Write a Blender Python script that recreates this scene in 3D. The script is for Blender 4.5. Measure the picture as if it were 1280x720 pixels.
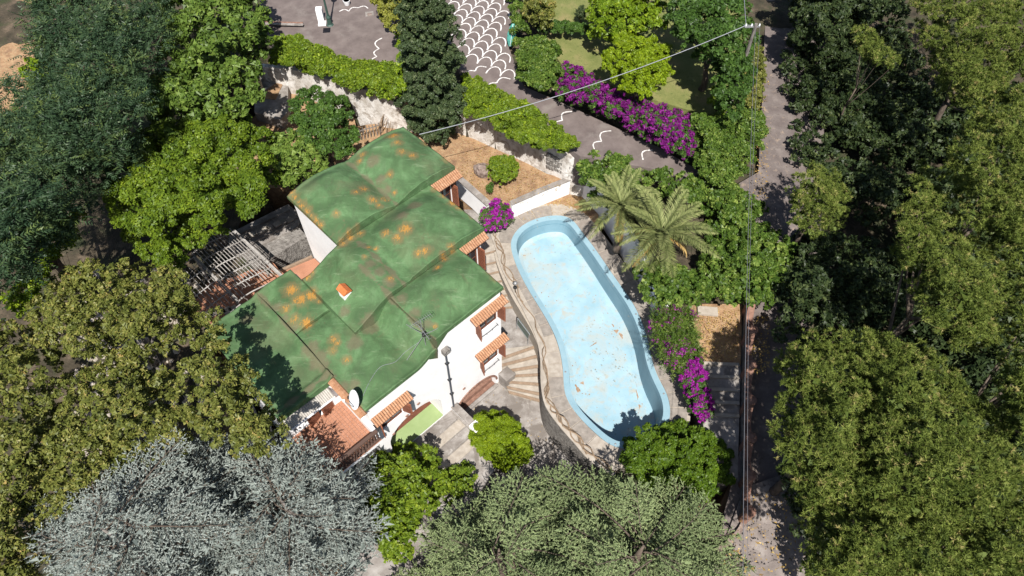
import bpy, bmesh, math, random
import numpy as np
from mathutils import Vector, Matrix
from mathutils.geometry import tessellate_polygon
random.seed(7); rng = np.random.default_rng(7)
for o in list(bpy.data.objects): bpy.data.objects.remove(o)
S = bpy.context.scene; C = S.collection
# ------------------------------------------------------------------ camera
H = 30.0; F = 853.0; PT = math.radians(54)
cam = bpy.data.cameras.new('camera'); co = bpy.data.objects.new('camera', cam); C.objects.link(co)
co.location = (0, 0, H); co.rotation_euler = (math.radians(36), 0, 0)
cam.sensor_width = 36; cam.lens = 36*F/1280; cam.clip_end = 3000; cam.clip_start = .5
S.camera = co
# ------------------------------------------------------------------ light
SUN_EL = math.radians(53.5); sx, sy = .05, -1.0; n_ = math.hypot(sx, sy); sx /= n_; sy /= n_
sd = Vector((sx*math.cos(SUN_EL), sy*math.cos(SUN_EL), math.sin(SUN_EL)))
W = bpy.data.worlds.new('World'); S.world = W; W.use_nodes = True
nt = W.node_tree; bgn = nt.nodes['Background']; sky = nt.nodes.new('ShaderNodeTexSky')
sky.sky_type = 'NISHITA'; sky.sun_disc = False; sky.sun_elevation = SUN_EL
sky.sun_rotation = math.atan2(sx, sy)
nt.links.new(sky.outputs[0], bgn.inputs[0]); bgn.inputs[1].default_value = .06
sl = bpy.data.lights.new('sun', 'SUN'); sl.energy = 4.6; sl.angle = math.radians(.5); sl.color = (1, .97, .925)
so = bpy.data.objects.new('sun', sl); C.objects.link(so); so.rotation_euler = sd.to_track_quat('Z', 'Y').to_euler()
S.view_settings.view_transform = 'Standard'; S.view_settings.look = 'None'
S.view_settings.exposure = 0.85; S.view_settings.gamma = 1
S.render.resolution_x = 1024; S.render.resolution_y = 576
S.render.engine = 'CYCLES'
S.cycles.max_bounces = 5; S.cycles.transparent_max_bounces = 4; S.cycles.diffuse_bounces = 2
# ------------------------------------------------------------------ geometry helpers
CP, SP = math.cos(PT), math.sin(PT)
def P(x, y, z=0.0):
    "point of the place at height z seen at pixel (x, y) of the 1280x720 photograph"
    u = x-640; v = 360-y
    d = (u, F*CP+v*SP, -F*SP+v*CP); t = (z-H)/d[2]
    return Vector((d[0]*t, d[1]*t, z))
def Pn(x, y, z):
    u = x-640; v = 360-y; dz = -F*SP+v*CP; t = (z-H)/dz
    return np.stack([u*t, (F*CP+v*SP)*t, z+0*x], -1)
def Qn(X):
    a = X[..., 1]*CP-(X[..., 2]-H)*SP; up = X[..., 1]*SP+(X[..., 2]-H)*CP
    return 640+F*X[..., 0]/a, 360-F*up/a, F/a
TH = math.radians(44); E1 = Vector((math.cos(TH), math.sin(TH), 0)); E2 = Vector((math.sin(TH), -math.cos(TH), 0))
HO = P(359, 241, 6.4); HO.z = 0
def HL(a, b, z=0.0):
    "house frame: a runs along the facade, b out through it"
    v = HO+E1*a+E2*b; return Vector((v.x, v.y, z))

class MB:
    def __init__(s): s.v = []; s.f = []
    def poly(s, pts):
        n = len(s.v); s.v += [Vector(p) for p in pts]; s.f.append(tuple(range(n, n+len(pts)))); return s
    def hexa(s, b, t):
        n = len(s.v); s.v += [Vector(p) for p in b]+[Vector(p) for p in t]; k = len(b)
        s.f.append(tuple(n+i for i in reversed(range(k)))); s.f.append(tuple(n+k+i for i in range(k)))
        for i in range(k):
            j = (i+1) % k; s.f.append((n+i, n+j, n+k+j, n+k+i))
        return s
    def hbox(s, a0, a1, b0, b1, z0, z1):
        q = [(a0, b0), (a0, b1), (a1, b1), (a1, b0)]
        return s.hexa([HL(a, b, z0) for a, b in q], [HL(a, b, z1) for a, b in q])
    def box(s, c, sx_, sy_, sz, ang=0):
        c = Vector(c); ca, sa = math.cos(ang), math.sin(ang); q = []
        for x, y in ((-1, -1), (1, -1), (1, 1), (-1, 1)):
            x *= sx_/2; y *= sy_/2; q.append(c+Vector((x*ca-y*sa, x*sa+y*ca, 0)))
        return s.hexa(q, [p+Vector((0, 0, sz)) for p in q])
    def bar(s, p, q, w, h=None, up=Vector((0, 0, 1))):
        p = Vector(p); q = Vector(q); h = h or w; d = (q-p).normalized()
        if abs(d.dot(up)) > .98: up = Vector((0, 1, 0))
        sd_ = d.cross(up).normalized()*(w/2); u = sd_.cross(d).normalized()*(h/2)
        return s.hexa([p-sd_-u, p+sd_-u, p+sd_+u, p-sd_+u], [q-sd_-u, q+sd_-u, q+sd_+u, q-sd_+u])
    def tube(s, pts, r, k=6):
        pts = [Vector(p) for p in pts]; m = len(pts)
        if not hasattr(r, '__len__'): r = [r]*m
        n0 = len(s.v); pu = Vector((.3, .9, .2))
        for i, p in enumerate(pts):
            d = (pts[min(i+1, m-1)]-pts[max(i-1, 0)]).normalized()
            if d.length < .5: d = Vector((0, 0, 1))
            a = d.cross(pu)
            if a.length < .1: a = d.cross(Vector((1, 0, 0)))
            a.normalize(); b = d.cross(a)
            for j in range(k):
                an = 2*math.pi*j/k; s.v.append(p+a*math.cos(an)*r[i]+b*math.sin(an)*r[i])
        for i in range(m-1):
            for j in range(k):
                j2 = (j+1) % k; s.f.append((n0+i*k+j, n0+i*k+j2, n0+(i+1)*k+j2, n0+(i+1)*k+j))
        s.f.append(tuple(n0+j for j in reversed(range(k)))); s.f.append(tuple(n0+(m-1)*k+j for j in range(k)))
        return s
    def lathe(s, c, prof, k=14):
        c = Vector(c); return s.tube([c+Vector((0, 0, z)) for r, z in prof], [r for r, z in prof], k)
    def prism(s, pts, zb):
        "top polygon with its own heights, skirts down to zb"
        n = len(s.v); k = len(pts); s.v += [Vector(p) for p in pts]+[Vector((p[0], p[1], zb)) for p in pts]
        for t in tessellate_polygon([[Vector((p[0], p[1], 0)) for p in pts]]):
            a, b, c = t
            nz = (Vector(pts[b])-Vector(pts[a])).cross(Vector(pts[c])-Vector(pts[a])).z
            s.f.append((n+a, n+b, n+c) if nz > 0 else (n+a, n+c, n+b))
        for i in range(k): s.f.append((n+i, n+(i+1) % k, n+k+(i+1) % k, n+k+i))
        return s
    def mesh(s, name, org=Vector((0, 0, 0))):
        me = bpy.data.meshes.new(name); me.from_pydata([tuple(v-org) for v in s.v], [], s.f)
        bm = bmesh.new(); bm.from_mesh(me); bmesh.ops.recalc_face_normals(bm, faces=bm.faces); bm.to_mesh(me); bm.free()
        return me
def wloc(o):
    v = Vector((0, 0, 0))
    while o: v = v+o.location; o = o.parent
    return v
def obj(name, mb, mat, parent=None, smooth=False, loc=None, label=None):
    org = wloc(parent) if parent else Vector((0, 0, 0))
    if loc is not None: org = Vector(loc)
    me = mb if isinstance(mb, bpy.types.Mesh) else mb.mesh(name, org)
    o = bpy.data.objects.new(name, me); C.objects.link(o)
    me.materials.clear(); me.materials.append(mat)
    if loc is not None: o.location = org-(wloc(parent) if parent else Vector((0, 0, 0)))
    if smooth:
        for p in me.polygons: p.use_smooth = True
    if parent: o.parent = parent
    if label: o['label'] = label
    return o
def tag(o, label, cat, group=None, kind=None):
    o['label'] = label; o['category'] = cat
    if group: o['group'] = group
    if kind: o['kind'] = kind
    return o
def thing(name, label, cat, loc, group=None):
    o = bpy.data.objects.new(name, None); C.objects.link(o); o.location = Vector(loc); o.empty_display_size = .2
    return tag(o, label, cat, group)
def struct(name, mb, mat, parent=None, smooth=False):
    o = obj(name, mb, mat, parent, smooth)
    if not parent: o['kind'] = 'structure'
    return o
def copy_tree(o, parent=None):
    c = o.copy(); C.objects.link(c); c.parent = parent
    for ch in list(o.children): copy_tree(ch, c)
    return c
# ------------------------------------------------------------------ materials
def newmat(name):
    m = bpy.data.materials.new(name); m.use_nodes = True; n = m.node_tree
    return m, n, n.nodes['Principled BSDF'], n.links
KA = .70
def surf(name, cols, scale=3, detail=6, rough=.85, bump=.3, bscale=30, dist=.02, stains=None, spec=.3, rough_n=.6, stretch=(1, 1, 1)):
    if not name.startswith('white') and not name.startswith('weathered') and name != 'dish_white':
        g_ = KA*(.9 if name.startswith('pool') else 1)
        cols = [(a, tuple(x*g_ for x in c)) for a, c in cols]; stains = [(a, b, c, tuple(x*g_ for x in d)) for a, b, c, d in (stains or [])]
    m, n, p, L = newmat(name)
    tc = n.nodes.new('ShaderNodeTexCoord'); mp = n.nodes.new('ShaderNodeMapping'); L.new(tc.outputs['Object'], mp.inputs[0])
    mp.inputs['Scale'].default_value = stretch
    t = n.nodes.new('ShaderNodeTexNoise'); t.inputs['Scale'].default_value = scale; t.inputs['Detail'].default_value = detail
    t.inputs['Roughness'].default_value = rough_n; L.new(mp.outputs[0], t.inputs[0])
    r = n.nodes.new('ShaderNodeValToRGB'); L.new(t.outputs[0], r.inputs[0])
    while len(r.color_ramp.elements) < len(cols): r.color_ramp.elements.new(.5)
    for e, (ps, c) in zip(r.color_ramp.elements, cols): e.position = ps; e.color = (*c, 1)
    out = r.outputs[0]
    for st in (stains or []):
        sc, lo, hi, c = st
        t2 = n.nodes.new('ShaderNodeTexNoise'); t2.inputs['Scale'].default_value = sc; t2.inputs['Detail'].default_value = 8
        t2.inputs['Roughness'].default_value = .65; t2.inputs['Distortion'].default_value = .6
        mp2 = n.nodes.new('ShaderNodeMapping'); mp2.inputs['Location'].default_value = (sc*3.1, -sc*7, sc); L.new(tc.outputs['Object'], mp2.inputs[0]); L.new(mp2.outputs[0], t2.inputs[0])
        mr = n.nodes.new('ShaderNodeMapRange'); mr.inputs[1].default_value = lo; mr.inputs[2].default_value = hi; L.new(t2.outputs[0], mr.inputs[0])
        mx = n.nodes.new('ShaderNodeMix'); mx.data_type = 'RGBA'; L.new(mr.outputs[0], mx.inputs[0]); L.new(out, mx.inputs[6]); mx.inputs[7].default_value = (*c, 1)
        out = mx.outputs[2]
    L.new(out, p.inputs['Base Color']); p.inputs['Roughness'].default_value = rough; p.inputs['Specular IOR Level'].default_value = spec
    if bump:
        t3 = n.nodes.new('ShaderNodeTexNoise'); t3.inputs['Scale'].default_value = bscale; t3.inputs['Detail'].default_value = 8; L.new(mp.outputs[0], t3.inputs[0])
        b = n.nodes.new('ShaderNodeBump'); b.inputs['Strength'].default_value = bump; b.inputs['Distance'].default_value = dist
        L.new(t3.outputs[0], b.inputs['Height']); L.new(b.outputs[0], p.inputs['Normal'])
    return m
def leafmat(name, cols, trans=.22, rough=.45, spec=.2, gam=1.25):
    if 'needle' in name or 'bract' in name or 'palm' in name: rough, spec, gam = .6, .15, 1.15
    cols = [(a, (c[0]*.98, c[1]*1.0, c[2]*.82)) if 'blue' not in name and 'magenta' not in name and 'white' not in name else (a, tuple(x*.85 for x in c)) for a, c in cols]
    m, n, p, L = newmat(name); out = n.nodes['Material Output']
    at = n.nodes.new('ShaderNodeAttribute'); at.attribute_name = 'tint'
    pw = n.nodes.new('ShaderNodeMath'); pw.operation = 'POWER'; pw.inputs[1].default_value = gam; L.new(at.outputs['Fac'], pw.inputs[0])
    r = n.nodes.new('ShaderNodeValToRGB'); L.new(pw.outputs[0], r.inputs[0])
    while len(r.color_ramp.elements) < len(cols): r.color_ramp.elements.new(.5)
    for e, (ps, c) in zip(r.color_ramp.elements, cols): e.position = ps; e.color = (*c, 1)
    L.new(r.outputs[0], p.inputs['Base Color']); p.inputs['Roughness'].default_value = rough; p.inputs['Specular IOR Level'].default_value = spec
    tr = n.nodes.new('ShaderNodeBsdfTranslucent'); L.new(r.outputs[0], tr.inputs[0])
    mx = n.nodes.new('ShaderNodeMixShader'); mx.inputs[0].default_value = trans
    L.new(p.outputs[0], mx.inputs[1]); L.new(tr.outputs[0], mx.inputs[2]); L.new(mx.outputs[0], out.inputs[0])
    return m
def flat(name, c, rough=.6, metal=0, spec=.4):
    k = tuple(x*.82 for x in c)
    m = surf(name, [(.3, k), (.7, c)], 6, 4, rough, .08, 40, .01, spec=spec)
    m.node_tree.nodes['Principled BSDF'].inputs['Metallic'].default_value = metal; return m

M = {}
M['soil'] = surf('dry_soil', [(.25, (.25, .14, .07)), (.5, (.42, .25, .135)), (.75, (.56, .37, .21))], 2.2, 10, .95, .8, 18, .06, [(9, .52, .62, (.48, .36, .2)), (1.1, .5, .7, (.22, .13, .08))])
M['forest'] = surf('forest_floor', [(.3, (.035, .03, .018)), (.55, (.09, .07, .045)), (.75, (.22, .16, .11))], 1.1, 10, .95, .8, 8, .1, [(.5, .5, .62, (.05, .06, .025))])
M['lawn'] = surf('dry_lawn', [(.3, (.16, .19, .05)), (.5, (.24, .25, .08)), (.72, (.36, .29, .13))], .7, 9, .95, .9, 45, .05, [(6, .55, .7, (.12, .16, .04))])
M['asphalt'] = surf('brown_asphalt', [(.3, (.15, .118, .108)), (.55, (.2, .16, .146)), (.75, (.25, .205, .185))], 1.3, 10, .9, .4, 60, .01, [(.6, .55, .75, (.27, .235, .21)), (12, .6, .7, (.1, .08, .07))])
M['lane'] = surf('lane_asphalt', [(.3, (.15, .12, .11)), (.55, (.2, .165, .15)), (.75, (.28, .235, .21))], 1.6, 10, .9, .5, 40, .02, [(2.5, .57, .68, (.34, .26, .2)), (7, .6, .68, (.1, .08, .06))])
M['lanepale'] = surf('worn_lane', [(.3, (.17, .14, .125)), (.55, (.28, .235, .21)), (.75, (.42, .37, .335))], 1.3, 11, .9, .6, 30, .03, [(5, .56, .66, (.12, .1, .085))])
M['conc'] = surf('pale_concrete', [(.3, (.23, .2, .175)), (.5, (.34, .305, .275)), (.72, (.48, .445, .41))], 1.7, 10, .9, .4, 30, .02, [(.9, .5, .62, (.22, .19, .165)), (2.4, .58, .7, (.5, .46, .42)), (14, .6, .7, (.2, .16, .13))])
M['slab'] = surf('coping_stone', [(.3, (.24, .21, .18)), (.5, (.33, .29, .25)), (.72, (.42, .37, .32))], 4, 9, .85, .4, 30, .01, [(1.5, .5, .7, (.31, .26, .22)), (20, .62, .7, (.22, .18, .14))])
M['slab2'] = surf('coping_stone_light', [(.3, (.38, .32, .26)), (.5, (.47, .41, .34)), (.72, (.55, .49, .42))], 4, 9, .85, .4, 30, .01, [(1.5, .5, .7, (.36, .31, .26))])
M['joint'] = surf('mortar', [(.3, (.42, .36, .29)), (.7, (.55, .48, .4))], 5, 8, .9, .4, 40, .01)
M['step'] = surf('stair_stone', [(.3, (.37, .32, .26)), (.55, (.5, .44, .37)), (.75, (.58, .52, .45))], 2.5, 9, .85, .4, 40, .01, [(1.2, .5, .7, (.34, .29, .24))])
M['nosing'] = surf('stair_nosing', [(.3, (.27, .185, .125)), (.7, (.4, .29, .2))], 6, 6, .8, .3, 40, .01)
M['white'] = surf('white_render', [(.3, (.72, .7, .69)), (.7, (.8, .785, .77))], 1.2, 8, .9, .15, 50, .01, [(.7, .58, .8, (.62, .59, .56))])
M['oldwall'] = surf('weathered_white_wall', [(.28, (.34, .3, .25)), (.48, (.52, .485, .44)), (.72, (.7, .68, .65))], 1.3, 11, .95, .6, 14, .05, [(2.3, .5, .64, (.3, .26, .215)), (.9, .55, .68, (.24, .2, .165)), (9, .6, .68, (.25, .21, .18))], stretch=(1, 1, .6))
M['rubble'] = surf('grey_rubble', [(.3, (.13, .115, .1)), (.5, (.27, .245, .22)), (.72, (.42, .39, .35))], 5, 10, .95, 1, 12, .08)
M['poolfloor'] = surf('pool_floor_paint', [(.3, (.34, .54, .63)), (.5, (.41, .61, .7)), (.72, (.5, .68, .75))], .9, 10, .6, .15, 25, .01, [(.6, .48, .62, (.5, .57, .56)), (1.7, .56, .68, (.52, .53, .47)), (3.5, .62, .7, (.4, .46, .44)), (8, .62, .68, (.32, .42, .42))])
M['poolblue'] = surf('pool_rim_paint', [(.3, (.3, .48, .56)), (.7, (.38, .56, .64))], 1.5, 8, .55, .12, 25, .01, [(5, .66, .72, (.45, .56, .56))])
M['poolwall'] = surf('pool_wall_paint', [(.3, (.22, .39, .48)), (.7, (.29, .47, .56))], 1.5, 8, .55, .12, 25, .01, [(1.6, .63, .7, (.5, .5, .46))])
M['poolline'] = flat('pool_band', (.1, .3, .4))
M['rust'] = surf('rust_stain', [(.3, (.28, .16, .09)), (.7, (.5, .36, .25))], 8, 8, .9, .2, 30, .01)
M['terra'] = surf('terracotta_floor', [(.3, (.42, .19, .11)), (.7, (.54, .26, .16))], 2, 7, .85, .2, 40, .01, [(1, .55, .7, (.4, .2, .13))])
M['tile'] = surf('roof_tile_clay', [(.25, (.36, .17, .09)), (.5, (.5, .26, .14)), (.75, (.6, .38, .24))], 7, 8, .85, .3, 40, .01)
M['chimtile'] = surf('orange_clay', [(.3, (.62, .15, .04)), (.7, (.75, .24, .08))], 7, 5, .8, .2, 40, .01)
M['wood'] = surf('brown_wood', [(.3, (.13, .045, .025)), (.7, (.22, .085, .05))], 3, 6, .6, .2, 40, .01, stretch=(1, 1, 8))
M['wood2'] = surf('red_wood', [(.3, (.3, .1, .05)), (.7, (.42, .16, .09))], 3, 6, .6, .2, 40, .01, stretch=(1, 1, 8))
M['glass'] = flat('dark_glass', (.03, .035, .04), .12, 0, .6)
M['dark'] = flat('dark_void', (.03, .022, .02), .9)
M['iron'] = flat('dark_iron', (.03, .03, .03), .6)
M['bal'] = flat('brown_baluster', (.13, .075, .055), .8)
M['metal'] = flat('grey_metal', (.4, .4, .4), .45, .3)
M['pipe'] = flat('slate_pipe', (.09, .1, .12), .6)
M['paint'] = surf('white_paint', [(.35, (.34, .31, .29)), (.6, (.74, .72, .69))], 9, 9, .8, .1, 40, .01)
M['dish'] = flat('dish_white', (.78, .78, .78), .4)
M['cable'] = flat('cable_grey', (.33, .34, .37), .5)
M['cable2'] = flat('dark_cable', (.2, .2, .22), .5)
M['bark'] = surf('bark', [(.3, (.07, .05, .035)), (.7, (.2, .155, .12))], 8, 8, .95, .9, 25, .03, stretch=(1, 1, .3))
M['barkgrey'] = surf('grey_bark', [(.3, (.13, .115, .1)), (.7, (.34, .3, .27))], 8, 8, .95, .9, 25, .03, stretch=(1, 1, .3))
M['dry'] = surf('dry_stem', [(.3, (.2, .13, .08)), (.7, (.42, .31, .21))], 8, 6, .9, .3, 40, .01)
M['brick'] = surf('red_brown_coping', [(.3, (.2, .1, .07)), (.7, (.38, .22, .16))], 5, 8, .9, .5, 30, .02)
M['green_floor'] = surf('green_painted_floor', [(.3, (.3, .4, .16)), (.7, (.38, .48, .22))], 1.5, 7, .8, .2, 40, .01)
M['canopy'] = surf('pale_corrugated', [(.3, (.4, .36, .31)), (.7, (.6, .56, .5))], 3, 8, .8, .2, 40, .01)
M['net'] = flat('green_panel', (.08, .14, .11), .3)
M['teal'] = flat('teal_plastic', (.12, .5, .42), .4)
M['lampgreen'] = flat('lamp_green', (.05, .1, .08), .5)
M['pergola'] = surf('old_white_wood', [(.3, (.32, .29, .26)), (.7, (.55, .52, .48))], 5, 6, .8, .2, 40, .01)
M['stone'] = surf('boulder_stone', [(.3, (.16, .11, .09)), (.7, (.42, .33, .28))], 4, 9, .95, 1, 10, .06)
# leaves: the species' own colours
M['l_fig'] = leafmat('leaf_fig', [(0, (.045, .08, .016)), (.5, (.1, .155, .03)), (1, (.19, .25, .06))])
M['l_bright'] = leafmat('leaf_bright', [(0, (.055, .095, .01)), (.5, (.125, .18, .016)), (1, (.24, .29, .03))])
M['l_feather'] = leafmat('leaf_feathery', [(0, (.022, .045, .026)), (.55, (.05, .085, .045)), (1, (.12, .16, .05))])
M['l_vine'] = leafmat('leaf_vine', [(0, (.07, .12, .008)), (.5, (.15, .22, .014)), (1, (.32, .38, .03))])
M['l_oak'] = leafmat('leaf_oak', [(0, (.06, .075, .018)), (.5, (.15, .16, .04)), (.85, (.25, .225, .075)), (1, (.36, .24, .1))])
M['l_blue'] = leafmat('needle_blue', [(0, (.17, .2, .175)), (.5, (.33, .365, .325)), (1, (.55, .58, .52))], .15)
M['l_deodar'] = leafmat('needle_deodar', [(0, (.11, .145, .075)), (.5, (.21, .255, .14)), (1, (.36, .4, .22))], .15)
M['l_pine'] = leafmat('needle_pine', [(0, (.055, .08, .018)), (.5, (.135, .17, .038)), (.88, (.235, .265, .075)), (1, (.34, .28, .13))], .2)
M['l_cyp'] = leafmat('leaf_cypress', [(0, (.028, .045, .022)), (.6, (.06, .085, .04)), (1, (.14, .15, .08))], .1)
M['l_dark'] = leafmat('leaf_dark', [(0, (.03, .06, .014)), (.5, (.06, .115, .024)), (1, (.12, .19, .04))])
M['l_emerald'] = leafmat('leaf_emerald', [(0, (.04, .08, .008)), (.5, (.085, .14, .012)), (1, (.16, .22, .02))])
M['l_lime'] = leafmat('leaf_lime', [(0, (.09, .14, .006)), (.5, (.17, .235, .01)), (1, (.3, .36, .02))])
M['l_yellow'] = leafmat('leaf_yellow', [(0, (.13, .14, .02)), (.5, (.22, .22, .045)), (1, (.34, .32, .1))])
M['l_creeper'] = leafmat('leaf_creeper', [(0, (.03, .06, .01)), (.5, (.085, .14, .024)), (1, (.25, .3, .08))])
M['l_palm'] = leafmat('leaf_palm', [(0, (.1, .12, .045)), (.5, (.19, .21, .09)), (1, (.34, .33, .17))], .2)
M['l_straw'] = leafmat('leaf_straw', [(0, (.25, .15, .05)), (.5, (.38, .24, .09)), (1, (.5, .36, .16))], .2)
M['l_magenta'] = leafmat('bract_magenta', [(0, (.2, .012, .17)), (.5, (.36, .02, .32)), (1, (.55, .06, .5))], .3)
M['l_purple'] = leafmat('bract_magenta_dark', [(0, (.09, .008, .08)), (.5, (.2, .014, .18)), (1, (.36, .05, .33))], .25)
M['l_white'] = leafmat('bloom_white', [(0, (.6, .55, .45)), (1, (.85, .82, .75))], .3)
M['l_under'] = leafmat('leaf_understory', [(0, (.016, .028, .012)), (.5, (.045, .065, .026)), (1, (.13, .15, .06))])

# ------------------------------------------------------------------ terrain
CTRL = [(0,0,3),(200,0,3.2),(400,0,3.3),(600,0,3.8),(800,0,3.2),(960,0,3.8),(1280,0,4),(0,200,1),(0,400,0),(0,720,-2),(200,300,1),(200,500,-.8),(400,90,2.6),(470,60,3),
        (300,720,-3),(600,720,-3),(900,720,-.8),(960,600,-.3),(960,450,.5),(960,300,1.9),(1100,300,2),(1280,400,1.5),(1280,720,0),(1100,600,0),(850,300,1.5),(900,430,.75),(900,500,.4),(820,250,1.9),
        (700,100,3.0),(850,170,2.6),(620,60,3.4),(760,60,3),(880,90,3),(920,190,2.4),(560,60,3.2)]
CW = np.array([P(*c) for c in CTRL])
def hill(x, y):
    d = (x[..., None]-CW[:, 0])**2+(y[..., None]-CW[:, 1])**2+.5; w = 1/d**1.5
    return (w*CW[:, 2]).sum(-1)/w.sum(-1)
PIT = np.array([P(x, y, z)[:2] for x, y, z in [(440,150,1.2),(500,150,1.2),(590,168,1.2),(640,190,1.2),(705,215,1.2),(740,243,0),(778,300,0),(806,345,0),(822,385,0),(850,430,0),(862,480,0),(872,530,0),(900,600,-1),(890,735,-2),(560,760,-3),(330,700,-3),(320,540,-2.5),(270,420,0),(330,370,0),(350,345,0),(300,280,.5),(340,260,.5),(310,225,.8),(290,150,1.1),(318,92,1.2),(350,88,1.2),(385,112,1.2)]])
def inpoly(x, y, pg):
    c = np.zeros(np.shape(x), bool); n = len(pg)
    for i in range(n):
        x0, y0 = pg[i]; x1, y1 = pg[(i+1) % n]
        with np.errstate(divide='ignore', invalid='ignore'):
            t = ((y0 > y) != (y1 > y)) & (x < (x1-x0)*(y-y0)/(y1-y0+1e-12)+x0)
        c ^= t
    return c
def edged(x, y, pg):
    d = np.full(np.shape(x), 1e9); n = len(pg)
    for i in range(n):
        a = np.array(pg[i], float); b = np.array(pg[(i+1) % n], float); e = b-a; l = (e@e)+1e-9
        t = np.clip(((x-a[0])*e[0]+(y-a[1])*e[1])/l, 0, 1)
        d = np.minimum(d, np.hypot(x-a[0]-t*e[0], y-a[1]-t*e[1]))
    return d
def ground_z(x, y):
    z = hill(np.array([x]), np.array([y]))[0]
    return -3.9 if inpoly(np.array([x]), np.array([y]), PIT)[0] else float(z)
gx = np.concatenate([np.linspace(-600, -62, 9), np.linspace(-60, 60, 200), np.linspace(62, 600, 9)])
gy = np.concatenate([np.linspace(-500, -3, 8), np.linspace(-2, 75, 140), np.linspace(80, 900, 10)])
GX, GY = np.meshgrid(gx, gy); GZ = hill(GX, GY)+.08*np.sin(GX*1.7)*np.sin(GY*1.3+GX*.4)
GZ = np.where(inpoly(GX, GY, PIT), -3.9, GZ)
g = MB(); nx = len(gx)
g.v = [Vector(p) for p in np.stack([GX, GY, GZ], -1).reshape(-1, 3)]
g.f = [(j*nx+i, j*nx+i+1, (j+1)*nx+i+1, (j+1)*nx+i) for j in range(len(gy)-1) for i in range(nx-1)]
struct('ground', g, M['forest'])
def sheet(name, pts, mat, zb=None, drop=.5, dz=0):
    w = [P(*p)+Vector((0, 0, dz)) for p in pts]
    return struct(name, MB().prism(w, zb if zb is not None else min(p.z for p in w)-drop), mat)
sheet('road', [(548,-60,4.3),(650,-60,4.3),(640,20,4),(636,60,3.8),(655,108,3.6),(695,125,3.5),(760,155,3.3),(825,185,3.1),(868,210,2.95),(912,238,2.8),(880,246,2.8),(838,215,3),(725,195,3.3),(660,155,3.5),(590,112,3.7),(560,60,3.9)], M['asphalt'], 1)
sheet('plaza_road', [(325,-40,3.75),(560,-40,4.15),(562,60,3.85),(520,105,3.6),(495,90,3.6),(440,76,3.6),(400,62,3.6),(345,52,3.6),(325,40,3.65)], M['asphalt'], 1)
sheet('lane', [(960,-60,4.1),(1050,-60,4.1),(1030,120,3.3),(1030,260,2.6),(1010,400,1.6),(1030,560,.5),(1060,740,-.4),(880,740,-.5),(926,560,.4),(929,470,.9),(931,380,1.6),(905,240,2.72),(948,215,2.8),(953,120,3.2)], M['lane'], -3)
sheet('lane_patch', [(930,610,.32),(985,590,.42),(1040,640,.2),(1080,740,-.3),(880,740,-.42),(905,680,-.1)], M['lanepale'], -2)
# lawn pieces beyond the hedge
sheet('lawn', [(668,-60,4.2),(905,-60,4.2),(930,30,3.7),(925,150,3.1),(870,140,3.1),(800,120,3.2),(705,85,3.4),(672,38,3.7)], M['lawn'], 1)
sheet('bare_yard', [(-160,-60,3.2),(45,-60,3.4),(45,110,2.4),(-20,160,2),(-160,150,2)], M['soil'], -1)
# lower courtyard, soil at its foot
sheet('courtyard', [(470,505,-2.3),(570,430,-2.3),(640,345,-2.3),(705,440,-2.3),(800,600,-2.3),(740,700,-2.3),(440,730,-2.3),(430,600,-2.3)], M['conc'], -4.2)
sheet('garden_soil', [(300,640,-2.9),(470,600,-2.6),(800,590,-2.6),(930,600,-2),(940,790,-2.6),(300,790,-3)], M['soil'], -5)
# upper garden bed
sheet('garden_bed', [(520,150,1.0),(590,172,1.0),(640,194,1.0),(683,217,1.0),(716,226,1.0),(709,226.5,1.0),(640,255.5,1.0),(610,258,1.0),(574,235,1.0),(545,217,1.0)], M['soil'], -4)
sheet('side_bed', [(445,158,1.15),(500,150,1.15),(520,150,1.15),(545,215,1.15),(470,250,1.15),(420,235,1.15),(330,235,1.0),(300,160,1.2),(360,110,1.3),(440,135,1.3)], M['soil'], -4)
sheet('strip_bed', [(622,286,-.06),(632,272,-.06),(645,266,-.06),(716,228,-.06),(748,255,-.06),(748,285,-.06),(736,284,-.06),(722,266,-.06),(706,258,-.06),(690,257,-.06),(664,261,-.06),(642,272,-.06),(630,288,-.06)], M['soil'], -4)
# ------------------------------------------------------------------ pool
OUT = [(638,310.5),(639.5,296.7),(650.5,282.8),(670,273),(692,269),(709,270.5),(719.5,278.6),(728,291),(739.4,305),(753,324.4),(770,349.4),(786.7,371.7),(800.5,396.7),(810,424),(815,452),(823,473.3),(833.5,491.6),(838,510),(837,526),(828,543),(812,556),(790,562),(772,560),(760,555),(745,542.5),(726.6,525),(711.4,505.4),(704.7,488.6),(704,461),(699,433.6),(689.5,410),(674,384),(658,358.8),(645.4,333)]
def smooth_loop(pts, n):
    p = np.array(pts, float)
    for _ in range(3):
        q = np.roll(p, -1, 0); p = np.stack([.75*p+.25*q, .25*p+.75*q], 1).reshape(-1, 2)
    q = np.vstack([p, p[:1]]); d = np.concatenate([[0], np.cumsum(np.hypot(*np.diff(q, axis=0).T))])
    t = np.linspace(0, d[-1], n, endpoint=False)
    return np.stack([np.interp(t, d, q[:, 0]), np.interp(t, d, q[:, 1])], -1)
OW = smooth_loop([P(x, y, 0)[:2] for x, y in OUT], 140)
def offset(p, r):
    t = np.roll(p, -1, 0)-np.roll(p, 1, 0); t /= np.hypot(*t.T)[:, None]
    nrm = np.stack([t[:, 1], -t[:, 0]], -1)
    area = .5*np.sum(p[:, 0]*np.roll(p[:, 1], -1)-np.roll(p[:, 0], -1)*p[:, 1])
    if area < 0: nrm = -nrm
    q = p+nrm*r
    for _ in range(3): q = .5*q+.25*(np.roll(q, 1, 0)+np.roll(q, -1, 0))
    return q
pool = thing('swimming_pool', 'empty kidney shaped swimming pool painted pale blue, beside the house', 'swimming pool', P(740, 400, 0))
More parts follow.
